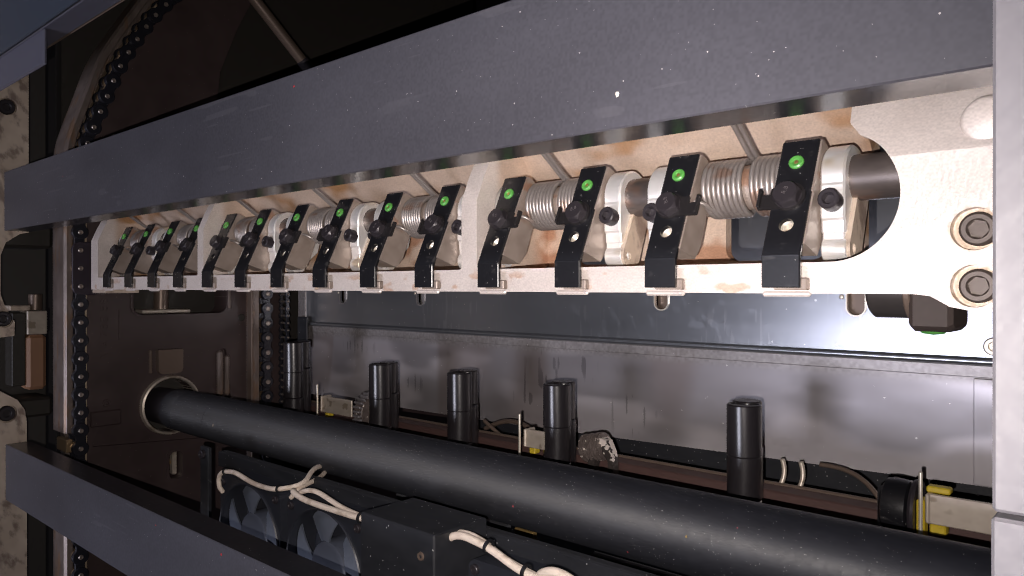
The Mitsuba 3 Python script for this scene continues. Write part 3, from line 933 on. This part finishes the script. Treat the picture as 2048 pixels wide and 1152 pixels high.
LP = {}
for s in (-1, 1):
    a_, b_, c_ = lever_parts(s)
    LP[s] = [('lever', mikit.ply(a_, 'bright_alu', smooth=30)), ('link_arm', mikit.ply(b_, 'plate_metal', smooth=30)), ('cap_screw', mikit.ply(c_, 'black_bolt', smooth=30))]
for i, x in enumerate(XL):
    right = i % 2 == 0
    xo = x + W + 0.0011 if right else x - 0.0101
    k = thing('clamp_lever', f'aluminium clamp lever on the {"right" if right else "left"} side of the {ORD[i]} gripper from the right', 'clamp', 'clamp levers along the gripper shaft')
    for n, pl in LP[1 if right else -1]:
        scene[f'{k}__{n}'] = {**pl, 'to_world': T().translate([xo, 0, 0])}

# ---------------------------------------------------------------- double torsion springs
def coil(x0, x1, turns, r0=0.0122, wire=0.00118, phase=0.0):
    n = int(turns * 26)
    t = np.linspace(0, 1, n)
    a = phase + t * turns * 2 * np.pi
    x = x0 + (x1 - x0) * t
    return tube(np.c_[x, SH[0] + r0 * np.cos(a), SH[1] + r0 * np.sin(a)], wire, 9)


for i in range(7):
    xr, xl = XL[2 * i], XL[2 * i + 1] + W
    s = thing('torsion_spring', f'double steel torsion spring between the {ORD[2 * i]} and {ORD[2 * i + 1]} gripper from the right', 'spring', 'double torsion springs on the gripper shaft')
    mid = (xr + xl) / 2 + 0.0032
    g = 0.0022 + rng.uniform(-0.0004, 0.0006)
    part(s, 'coil', coil(xl + 0.0020, mid - g, 7.75), 'spring_steel', True)
    part(s, 'coil', coil(mid + g, xr - 0.0010, 5.75), 'spring_steel', True)
    for o in (-0.0013, 0.0013):
        pts = spline([[mid + o, 0.3230, 0.0555], [mid + o, 0.3180, 0.0572], [mid + o, 0.3090, 0.0628], [mid + o, 0.3003, 0.0685], [mid + o, 0.2870, 0.0775]], 14)
        part(s, 'leg', tube(pts, 0.00115, 9), 'spring_steel', True)
    part(s, 'sleeve', cyl([xl + 0.001, *SH], [xr - 0.0008, *SH], 0.0100, 36), 'block_steel', 30, label='rusty sleeve in the gap between the two coils')
    part(s, 'end_wire', tube([[xl - 0.001, 0.3040, 0.0385], [xl + 0.004, 0.3055, 0.0372], [xl + 0.0055, 0.3100, 0.0350]], 0.0011, 8), 'spring_steel', True)
    part(s, 'end_wire', tube([[xr + 0.001, 0.3040, 0.0395], [xr - 0.0028, 0.3055, 0.0385], [xr - 0.003, 0.3100, 0.0385]], 0.0011, 8), 'spring_steel', True)

# ---------------------------------------------------------------- stop block under the right end of the bar
sb = thing('stop_unit', 'round dark steel bush and brown block under the right end of the bar', 'stop')
yc = 0.345
part(sb, 'bush', cyl([-0.0975, yc, 0.0020], [-0.0820, yc, 0.0020], 0.0150, 48, 0.0012), 'bush_steel', 40)
part(sb, 'ring', cyl([-0.0830, yc, 0.0015], [-0.0803, yc, 0.0015], 0.0157, 48, 0.0005), 'brown_steel', 40)
bp = Polygon([(0.330, 0.010), (0.330, -0.0155), (0.334, -0.0178), (0.356, -0.0178), (0.360, -0.015), (0.360, 0.010)])
part(sb, 'block', cat([bev_x(bp, -0.0808, -0.0650, 0.0018)]), 'rough_brown', 30, label='rough brown block at the right of the bush')
part(sb, 'plug', lathe([[0, 0.0016], [0.0040, 0.0010], [0.0050, 0.0], [0.0050, -0.001]], [-0.0738, 0.340, -0.0178], [0, 0, -1], 32), 'green_plastic', 40)

# ---------------------------------------------------------------- rear panels
pn = thing('steel_panel', 'polished stainless steel panel behind the gripper bar', 'panel')
pmn = man(tri(cbox(-0.8740, 0.25, 0.5600, 0.5620, -0.0455, 0.19, 0.0004)))
slots = [(-0.1718, -0.0085), (-0.3286, -0.0075), (-0.6344, -0.0085), (-0.7795, -0.0085), (-0.4750, 0.02)]
for x, z in slots:
    pmn = pmn - man(prism_y(rrect(x - 0.0045, x + 0.0075, z - 0.0115, z + 0.0300, 0.0055), 0.55, 0.57))
pmn = pmn - man(prism_y(Point(-0.086, -0.0385).buffer(0.002), 0.55, 0.57))
part(pn, 'sheet', pmn, 'shiny_steel', 30)
for x, z in slots:
    o = rrect(x - 0.0055, x + 0.0085, z - 0.0125, z + 0.0310, 0.0065)
    part(pn, 'slot_rim', prism_y(o.difference(rrect(x - 0.0045, x + 0.0075, z - 0.0115, z + 0.0300, 0.0055)), 0.5588, 0.5612), 'pale_metal' if x > -0.4 else 'dull_sheet', 30)
    part(pn, 'slot_back', cbox(x - 0.006, x + 0.009, 0.566, 0.568, z - 0.013, z + 0.032, 0.0004), 'brown_steel' if x > -0.4 else 'dull_sheet')
    part(pn, 'rivet', lathe([[0, 0.0009], [0.0012, 0.0007], [0.0018, 0.0]], [x - 0.0085, 0.56, z + 0.0015], [0, -1, 0], 16), 'pale_metal')
lipp = Point(0.5598, -0.0478).buffer(0.0026, 12)
part(pn, 'folded_edge', prism_x(lipp, -0.8740, 0.25), 'shiny_steel', 50)
part(pn, 'side_strip', cbox(-0.8765, -0.8600, 0.5585, 0.5600, -0.0440, 0.19, 0.0003), 'dull_sheet')
part(pn, 'nut', cap_screw([-0.0868, 0.5602, -0.0378], [0, -1, 0], 0.0058, 0.004, 0.0052, 0.2), 'pale_metal', 30)

ds = thing('grey_sheet', 'dull stained grey metal sheet below the polished panel', 'panel')
shp = Polygon([(-0.868, -0.0505), (0.25, -0.0505), (0.25, -0.128), (-0.10, -0.1285), (-0.30, -0.133), (-0.55, -0.1385), (-0.868, -0.1405)])
part(ds, 'sheet', prism_y(shp, 0.5625, 0.5645), 'dull_sheet', False)
part(ds, 'crease', cbox(-0.868, 0.25, 0.5612, 0.5626, -0.0585, -0.0505, 0.0005), 'dull_sheet')
part(ds, 'end_strip', cbox(-0.0985, -0.0700, 0.5606, 0.5624, -0.128, -0.0590, 0.0005), 'dull_sheet', label='overlapping strip at the right end of the sheet')
ub = thing('support_bracket', 'dark grey upright strip standing above the leftmost peg', 'bracket')
part(ub, 'strip', cbox(-0.868, -0.846, 0.5520, 0.5550, -0.080, -0.0390, 0.0008), 'dark_metal')
part(ub, 'screw', lathe([[0, 0.002], [0.0022, 0.0012], [0.0028, 0]], [-0.8560, 0.5580, -0.0435], [0, -1, 0], 16), 'pale_metal')

# ---------------------------------------------------------------- pegs standing behind the roller
PEG = [(-0.7590, -0.7277, -0.0622, 'leftmost black steel peg, taller, beside the thin chain'), (-0.6039, -0.5742, -0.0762, 'second black steel peg from the left, beside the fuzzy gear'),
       (-0.4918, -0.4663, -0.0762, 'black steel peg in the middle of the row, third from the left'), (-0.3813, -0.3556, -0.0768, 'black steel peg between the bent bracket and the flaking fork'),
       (-0.2253, -0.2021, -0.0768, 'nearest black steel peg, at the right of the row')]
for x0, x1, zt, lb in PEG:
    r = 0.0112
    xc = x0 + 0.0125
    p = thing('peg', lb, 'peg', 'black pegs behind the roller')
    def cylz(xx, yy, rr, za, zb, c=0.0007):
        return cyl([xx, yy, za], [xx, yy, zb], rr, 48, c)
    part(p, 'upper_sleeve', cat([lathe([[0, zt - 0.0008], [rr_ := r - 0.0022, zt - 0.0008], [r - 0.0016, zt], [r - 0.0008, zt], [r, zt - 0.0008], [r, zt - 0.0330], [0, zt - 0.0330]], [xc, 0.47, 0], [0, 0, 1], 48)]), 'peg_steel', 30)
    part(p, 'lower_sleeve', cylz(xc, 0.47, r - 0.00015, zt - 0.062, zt - 0.0333), 'peg_steel', 30)
    part(p, 'base', cylz(xc, 0.47, r + 0.0001, zt - 0.095, zt - 0.0623), 'peg_steel', 30)
    part(p, 'rear_sleeve', cylz(xc - 0.0043, 0.484, 0.0095, zt - 0.0300, zt + 0.0004), 'peg_steel', 30)
    part(p, 'clip', cyl([xc - 0.0036, 0.4835, zt - 0.095], [xc - 0.0036, 0.4835, zt - 0.0303], 0.0098, 32, 0.001), 'peg_steel', 30)

# ---------------------------------------------------------------- roller
ro = thing('roller', 'long thick black roller running from the ring on the side frame to the lower right', 'roller')
RC = (0.3986, -0.1435)
def turned(x0, x1, r, k=96):
    m = cyl([x0, *RC], [x1, *RC], r, k, 0.0006)
    vv, ff, nn = meshkit.arrays(m, 30)
    ang = np.arctan2(vv[:, 2] - RC[1], -(vv[:, 1] - RC[0]))
    q = trimesh.Trimesh(vv, ff, process=False)
    # u runs along the axis, so that the fine turning marks spread the highlight that way
    return mikit.ply(q, 'roller_rubber', smooth=True, uv=np.c_[vv[:, 0], vv[:, 2]])
scene[f'{ro}__tube'] = turned(-0.846, 0.10, 0.0240)
part(ro, 'end_sleeve', cyl([-0.876, *RC], [-0.8463, *RC], 0.0237, 72, 0.0008), 'roller_rubber', 30)
part(ro, 'journal', cyl([-0.945, *RC], [-0.8763, *RC], 0.0215, 64, 0.0008), 'black_bolt', 30)
part(ro, 'band', lathe([[0.0240, 0], [0.02415, 0.0002], [0.02415, 0.001], [0.0240, 0.0012]], [-0.770, *RC], [1, 0, 0], 72), 'roller_rubber', 40)

# ---------------------------------------------------------------- rails, brackets and small parts behind the roller
rl = thing('rear_rail', 'reddish brown steel rail behind the pegs', 'rail')
part(rl, 'bar', cbox(-0.78, 0.1, 0.495, 0.512, -0.162, -0.1375, 0.001), 'rust_rail')
part(rl, 'edge_strip', cbox(-0.78, 0.1, 0.5125, 0.5155, -0.140, -0.1362, 0.0006), 'brown_steel')
solo('duct', cbox(-0.62, 0.12, 0.585, 0.66, -0.30, -0.1200, 0.004), 'dark_metal', 'dark grey duct box in the gap under the grey sheet', 'duct')

def clamp(xp, z0, z1, w, lab, back=0.0, full=True):
    c = thing('spring_bracket', lab, 'bracket', 'brackets with yellow clips behind the roller')
    y = 0.46 + back
    part(c, 'wire_pin', cat([cyl([xp, y - 0.0035, z0 - 0.03], [xp, y - 0.0035, z1 + 0.0068], 0.0011, 12), trimesh.creation.icosphere(2, 0.0011).apply_translation([xp, y - 0.0035, z1 + 0.0068])]), 'pale_metal', True)
    st = cbox(xp + 0.0025, xp + w, y, y + 0.0020, z0, z1 - 0.0045, 0.0005)
    part(c, 'strap', cat([tri(st), tri(cbox(xp + 0.0015, xp + 0.0040, y - 0.0010, y + 0.012, z0, z1 - 0.0045, 0.0008))]), 'strap_metal')
    part(c, 'yellow_clip', cat([tri(cbox(xp + 0.0045, xp + 0.0105, y + 0.0028, y + 0.010, z0 - 0.0055, z0 - 0.0005, 0.0008))] if not full else [tri(cbox(xp + 0.0012, xp + 0.0130, y + 0.0028, y + 0.010, z1 - 0.0046, z1 - 0.0010, 0.0008)), tri(cbox(xp - 0.0034, xp + 0.0008, y + 0.001, y + 0.010, z0 - 0.014, z0 + 0.012, 0.0008)),
                                tri(cbox(xp + 0.003, xp + 0.0110, y + 0.0024, y + 0.010, z0 - 0.0065, z0 - 0.0005, 0.0008))]), 'yellow_plastic')
    return c


clamp(-0.1052, -0.1300, -0.1090, 0.12, 'stained flat bracket with yellow clip and wire pin at the lower right')
clamp(-0.3966, -0.1290, -0.1100, 0.026, 'brown flat bracket with yellow clip left of the fourth peg', full=False)
clamp(-0.6800, -0.1320, -0.1105, 0.055, 'grey flat bracket with yellow clip right of the leftmost peg', 0.0, False)
wh = thing('pulley', 'black rounded pulley beside the yellow clip at the lower right', 'pulley')
part(wh, 'wheel', lathe([[0, -0.008], [0.012, -0.008], [0.0155, -0.006], [0.0160, 0.0], [0.0155, 0.006], [0.012, 0.008], [0, 0.008]], [-0.1200, 0.472, -0.1265], [1, 0, 0], 48), 'black_steel', 40)
part(wh, 'flange', lathe([[0, -0.0015], [0.0165, -0.0015], [0.0172, 0.0], [0.0165, 0.0015], [0, 0.0015]], [-0.1105, 0.472, -0.1265], [1, 0, 0], 48), 'black_bolt', 40)
part(wh, 'block', cbox(-0.130, -0.119, 0.462, 0.490, -0.160, -0.1130, 0.004), 'dark_metal', 40)
hk = thing('wire_hook', 'pale bent wire hook right of the nearest peg, left one of two', 'hook')
def hook(key, x, z0, z1):
    zz = np.linspace(z0, z1, 18)
    tt = (zz - z0) / (z1 - z0)
    pts = np.c_[x + 0.005 * np.sin(tt * 2.6) - 0.001, np.full(18, 0.515) + 0.006 * tt, zz]
    part(key, 'wire', tube(pts, 0.0017, 10), 'strap_metal', True)
hook(hk, -0.2095, -0.1445, -0.1210)
hk = thing('wire_hook', 'pale bent wire hook right of the nearest peg, right one of two', 'hook')
hook(hk, -0.1965, -0.1445, -0.1210)
solo('hose', tube(spline([[-0.185, 0.53, -0.123], [-0.168, 0.528, -0.1235], [-0.155, 0.524, -0.1275], [-0.145, 0.52, -0.1355], [-0.138, 0.515, -0.1475]], 30), 0.0016, 8), 'brown_steel', 'thin brown hose arching down to the pulley', 'hose', True)
solo('hose', tube(spline([[-0.505, 0.53, -0.138], [-0.487, 0.528, -0.1305], [-0.465, 0.524, -0.1255], [-0.445, 0.52, -0.1265], [-0.425, 0.515, -0.134]], 30), 0.0022, 8), 'brown_steel', 'brown hose loop between the third and fourth pegs', 'hose', True)
solo('hose', tube(spline([[-0.497, 0.52, -0.128], [-0.486, 0.52, -0.1340], [-0.474, 0.52, -0.1400], [-0.455, 0.52, -0.146]], 20), 0.0018, 8), 'brown_steel', 'short brown hose crossing behind the third peg', 'hose', True)
# worn gear and flaking fork
wg = thing('worn_gear', 'worn ridged spool right of the fourth peg', 'gear')
gl = []
for j in range(6):
    gl += [[0.0078, j * 0.0034], [0.0112 - 0.0005 * (j % 2), j * 0.0034 + 0.0010], [0.0112 - 0.0005 * (j % 2), j * 0.0034 + 0.0020]]
part(wg, 'spool', lathe([[0, -0.001]] + gl + [[0, 0.021]], [-0.354, 0.488, -0.1290], [0.75, 0.0, 0.18], 28), 'worn_metal', 40)
fk2 = thing('flaking_fork', 'arched fork with flaking white paint beside the worn spool', 'fork')
arch = Polygon([(-0.330, -0.150), (-0.3265, -0.1235), (-0.3200, -0.1175), (-0.3110, -0.1190), (-0.3060, -0.1290), (-0.3045, -0.150), (-0.3085, -0.150), (-0.3100, -0.1345), (-0.3150, -0.1290), (-0.3210, -0.1300), (-0.3250, -0.150)])
arch = affinity.translate(arch, -0.019, 0)
part(fk2, 'arch', prism_y(arch, 0.482, 0.490), 'flaking', 30)
part(fk2, 'shoe', cbox(-0.349, -0.323, 0.488, 0.502, -0.155, -0.146, 0.0016), 'worn_metal')
# fuzzy gear left of second peg
sp = thing('bristle_gear', 'grey bristly gear rim left of the second peg', 'gear')
tl = []
for j in range(26):
    a = j / 26 * 2 * np.pi
    tl.append(tri(cbox(-0.6350, -0.6225, -0.0010, 0.0010, 0.0165, 0.0205, 0.0004)))
    tl[-1] = moved(tl[-1], trimesh.transformations.rotation_matrix(a, [1, 0, 0]))
    tl[-1].apply_translation([0, 0.487, -0.1300])
part(sp, 'wheel', cyl([-0.6355, 0.487, -0.130], [-0.622, 0.487, -0.130], 0.0168, 40, 0.0006), 'worn_metal')
part(sp, 'tooth_rim', cat(tl), 'dull_sheet', 30)

# ---------------------------------------------------------------- fans below the roller
YF = 0.33
fr = thing('fan_rail', 'dark speckled rail carrying the row of fans below the roller', 'rail')
part(fr, 'bar', cbox(-0.690, 0.05, 0.352, 0.3540, -0.1720, -0.1580, 0.0006), 'dark_metal')
part(fr, 'top_flange', cbox(-0.690, 0.05, 0.3541, 0.3610, -0.1600, -0.1580, 0.0006), 'dark_metal')
part(fr, 'post', cbox(-0.6794, -0.6640, 0.329, 0.3330, -0.36, -0.1475, 0.0008), 'dark_metal')
part(fr, 'socket_bolt', cap_screw([-0.6722, 0.3288, -0.1542], [0, -1, 0], 0.0040, 0.0034, 0.0036), 'black_bolt')
part(fr, 'rear_strip', cbox(-0.640, 0.05, 0.366, 0.372, -0.185, -0.172, 0.0006), 'dark_metal')
# frame, motor hub, blades
def fan_parts():
    S, R = 0.0985, 0.0472
    sq = rrect(0, S, -S, 0, 0.006)
    cx, cz = S / 2, -S / 2
    hole = Point(cx, cz).buffer(R, 32)
    front = man(prism_y(sq.difference(hole), YF, YF + 0.0035))
    wall = man(prism_y(Point(cx, cz).buffer(R + 0.0020, 32).difference(hole), YF + 0.002, YF + 0.024))
    lip = man(lathe([[R - 0.0002, 0.004], [R, -0.0016], [R + 0.0009, -0.0022], [R + 0.0016, -0.0012], [R + 0.0016, 0.004], [R - 0.0002, 0.004]], [cx, YF, cz], [0, 1, 0], 64))
    frame = front + wall + lip
    outer = man(prism_y(sq.difference(rrect(0.0014, S - 0.0014, -S + 0.0014, -0.0014, 0.005)), YF + 0.001, YF + 0.024))
    frame = frame + outer
    disc = Point(cx, cz).buffer(0.026, 24)
    struts = unary_union([disc] + [affinity.rotate(sbox(cx - 0.004, cz, cx + 0.004, cz + R + 0.001), a_, origin=(cx, cz)) for a_ in (20, 110, 200, 290)])
    frame = frame + man(prism_y(struts, YF + 0.0225, YF + 0.024))
    for sx in (0.006, S - 0.006):
        for sz in (-0.006, -S + 0.006):
            frame = frame - man(prism_y(Point(sx, sz).buffer(0.0022, 12), YF - 0.01, YF + 0.012))
    hub = lathe([[0, 0.0008], [0.0195, 0.0006], [0.0222, -0.0010], [0.0232, -0.004], [0.0232, -0.022]], [cx, YF + 0.0035, cz], [0, -1, 0], 64)
    bl = []
    for j in range(5):
        nr, na = 7, 9
        v, f = [], []
        for ir in range(nr):
            rr = 0.0222 + (0.0462 - 0.0222) * ir / (nr - 1)
            for ia in range(na):
                u = ia / (na - 1)
                a = (u - 0.5) * (0.92 + 0.22 * ir / nr) - 0.20 * (rr - 0.022) / 0.022 + 0.72
                y = YF + 0.0040 + 0.0075 * u - 0.0012 * math.sin(u * 3.1)
                v.append([cx + rr * math.cos(a), y, cz + rr * math.sin(a)])
        v = np.array(v)
        for ir in range(nr - 1):
            for ia in range(na - 1):
                p0 = ir * na + ia
                f += [[p0, p0 + 1, p0 + na + 1], [p0, p0 + na + 1, p0 + na]]
        f = np.array(f)
        v2 = v + [0, 0.0012, 0]
        m = trimesh.Trimesh(np.vstack([v, v2]), np.vstack([f, f[:, ::-1] + len(v)]), process=False)
        m.apply_translation([-cx, 0, -cz]); m.apply_transform(trimesh.transformations.rotation_matrix(j * 2 * np.pi / 5, [0, 1, 0])); m.apply_translation([cx, 0, cz])
        bl.append(m)
    scr = [cap_screw([sx, YF - 0.0001, -0.006], [0, -1, 0], 0.0032, 0.0022, 0.0030, 0.2) for sx in (0.006, S - 0.006)]
    return frame, hub, bl, scr


f_, h_, b_, s_ = fan_parts()
FP = [('frame', mikit.ply(tri(f_), 'fan_plastic', smooth=30)), ('hub', mikit.ply(h_, 'hub_plastic', smooth=35))]
FP += [('blade' if j == 0 else f'blade_{j:03d}', mikit.ply(m, 'blade_plastic', smooth=True)) for j, m in enumerate(b_)]
FP += [('screw' if j == 0 else f'screw_{j:03d}', mikit.ply(m, 'black_bolt', smooth=30)) for j, m in enumerate(s_)]
part(fr, 'dark_backing', cbox(-0.66, 0.05, 0.3620, 0.3640, -0.36, -0.1740, 0.0006), 'fan_plastic')  # added sheet, its dark colour stands for the shade behind the blades
for x, lb in ((-0.6425, 'dark fan at the left end of the row below the roller'), (-0.5330, 'dark fan between the left end fan and the black cover box'), (-0.3285, 'dark fan right of the black cover box, mostly below the frame')):
    k = thing('cooling_fan', lb, 'fan', 'fans in a row below the roller')
    for n, pl in FP:
        scene[f'{k}__{n}'] = {**pl, 'to_world': T().translate([x, 0, -0.1675])}

bx = thing('cover_box', 'plain black sheet metal cover box between the fans', 'cover')
part(bx, 'case', cbox(-0.405, -0.333, 0.305, 0.3515, -0.36, -0.149, 0.0010), 'dark_metal')
part(bx, 'screw', lathe([[0.0012, 0.0004], [0.0013, 0.0010], [0.0024, 0.0011], [0.0027, 0.0]], [-0.3445, 0.305, -0.1640], [0, -1, 0], 24), 'brown_steel')

# ---------------------------------------------------------------- cables
def cable(pts, r, lab):
    p = spline(pts, 46)
    k = solo('cable', tube(p, r, 12), 'cable_sheath', lab, 'cable', True, group='cream cables over the fans')
    return k


cable([(-0.6305, 0.326, -0.181), (-0.6300, 0.322, -0.1730), (-0.6285, 0.3215, -0.1665), (-0.6235, 0.321, -0.1622), (-0.6145, 0.3215, -0.1596), (-0.6016, 0.3215, -0.1583), (-0.589, 0.322, -0.1600), (-0.5728, 0.322, -0.1622), (-0.5532, 0.322, -0.1625), (-0.5323, 0.322, -0.1600),
       (-0.5268, 0.326, -0.1591), (-0.5229, 0.335, -0.1574), (-0.5325, 0.350, -0.1540), (-0.5515, 0.370, -0.1545), (-0.5822, 0.400, -0.1640), (-0.6148, 0.430, -0.1706)], 0.0020, 'cream cable looped over the left end fan')
cable([(-0.5250, 0.328, -0.167), (-0.5222, 0.330, -0.1630), (-0.5240, 0.338, -0.1600), (-0.5311, 0.352, -0.1597), (-0.5505, 0.375, -0.1617), (-0.600, 0.420, -0.1700)], 0.0019, 'cream cable rising from between the two left fans to the roller')
cable([(-0.5140, 0.324, -0.1590), (-0.5105, 0.321, -0.1580), (-0.5049, 0.320, -0.1590), (-0.4861, 0.320, -0.1611), (-0.4606, 0.320, -0.1613), (-0.4296, 0.320, -0.1608), (-0.415, 0.321, -0.1605)], 0.0022, 'thick cream cable along the top of the second fan')
cable([(-0.5088, 0.326, -0.1597), (-0.4986, 0.326, -0.1560), (-0.4886, 0.326, -0.1548), (-0.4692, 0.326, -0.1577), (-0.4507, 0.325, -0.1602), (-0.4300, 0.324, -0.1610), (-0.415, 0.323, -0.1605)], 0.0019, 'thin cream cable bowed above the thick one on the second fan')
cable([(-0.3400, 0.330, -0.1640), (-0.3390, 0.322, -0.1590), (-0.3355, 0.320, -0.1550), (-0.3282, 0.32, -0.1515), (-0.3154, 0.32, -0.1513), (-0.3051, 0.32, -0.1526), (-0.2931, 0.32, -0.1556), (-0.2815, 0.32, -0.1591), (-0.2667, 0.32, -0.1615), (-0.250, 0.321, -0.163)], 0.0024, 'thick cream cable leaving the black cover box to the right')
cable([(-0.333, 0.326, -0.1525), (-0.3213, 0.326, -0.1518), (-0.3067, 0.326, -0.1552), (-0.2946, 0.325, -0.1585), (-0.2811, 0.324, -0.1608), (-0.262, 0.323, -0.1630)], 0.0021, 'thinner cream cable behind the thick one right of the box')
cable([(-0.268, 0.326, -0.165), (-0.2625, 0.321, -0.1585), (-0.2526, 0.320, -0.1548), (-0.2430, 0.321, -0.1565), (-0.235, 0.325, -0.163)], 0.0026, 'short cream cable loop at the bottom edge of the picture')
def tie(c, d, r, lab):
    d = np.array(d, float) / np.linalg.norm(d)
    solo('cable_tie', lathe([[r, -0.0012], [r + 0.0008, -0.0010], [r + 0.0008, 0.0010], [r, 0.0012]], np.array(c), d, 20), 'tie_plastic', lab, 'cable tie')
tie([-0.6165, 0.3213, -0.1599], [1, 0, 0.3], 0.0021, 'black cable tie at the left end fan corner')
tie([-0.5323, 0.3220, -0.1600], [1, 0, 0.1], 0.0021, 'black cable tie between the two left fans')
tie([-0.4245, 0.3210, -0.1607], [1, 0, 0], 0.0034, 'black cable tie at the left side of the cover box')
tie([-0.3035, 0.3215, -0.1530], [1, 0, -0.2], 0.0036, 'black cable tie right of the cover box')
tie([-0.2740, 0.3210, -0.1602], [1, 0, -0.15], 0.0036, 'black cable tie at the bottom edge of the picture')

# ---------------------------------------------------------------- pale strips glimpsed between the roller and the fan rail
for (x0, x1, z0, z1, mt, nm, lb) in ((-0.520, -0.474, -0.1960, -0.1835, 'shiny_steel', 'metal_strip', 'bright bluish metal strip under the roller near the cover box'),
                                     (-0.4200, -0.3870, -0.1980, -0.1850, 'shiny_steel', 'metal_strip', 'dull bluish metal strip under the roller above the cover box'),
                                     (-0.3795, -0.3610, -0.2000, -0.1840, 'brass', 'brass_block', 'small brass block glimpsed under the roller'),
                                     (-0.4680, -0.4280, -0.2000, -0.1862, 'brown_steel', 'metal_strip', 'brown metal strip under the roller between two bluish ones'),
                                     (-0.3080, 0.05, -0.2000, -0.1865, 'shiny_steel', 'metal_strip', 'long thin metal strip under the roller at the bottom right')):
    solo(nm, cbox(x0, x1, 0.430, 0.436, z0, z1, 0.0008), mt, lb, 'block' if nm == 'brass_block' else 'strip')

# ---------------------------------------------------------------- paint chips lying on beam and roller
def chip(c, n, size, bsdf, lab):
    n = np.array(n, float) / np.linalg.norm(n)
    k = 7
    a = np.cross(n, [1, 0, 0.0]); a /= np.linalg.norm(a); b = np.cross(n, a)
    t = np.arange(k) * 2 * np.pi / k
    rr = size * rng.uniform(0.5, 1.1, k)
    ring = np.array(c) + (rr * np.cos(t))[:, None] * a + (0.7 * rr * np.sin(t))[:, None] * b
    v = np.vstack([ring, ring * 0 + ring + n * size * 0.25])
    solo('paint_chip', trimesh.convex.convex_hull(v), bsdf, lab, 'paint chip', False)


def on_roller(x, deg):
    a = math.radians(deg)
    n = np.array([0, -math.cos(a), math.sin(a)])
    return np.array([x, RC[0], RC[1]]) + n * 0.0240, n


c, n = on_roller(-0.745, 2); chip(c, n, 0.0022, 'strap_metal', 'small pale chip stuck to the left part of the black roller')
c, n = on_roller(-0.2035, 12); chip(c, n, 0.0010, 'brass', 'tiny yellowish chip on the right part of the black roller')
chip([-0.1559, 0.2350, 0.0719], [0, -1, 0], 0.0013, 'flake_white', 'small white paint chip on the big beam')
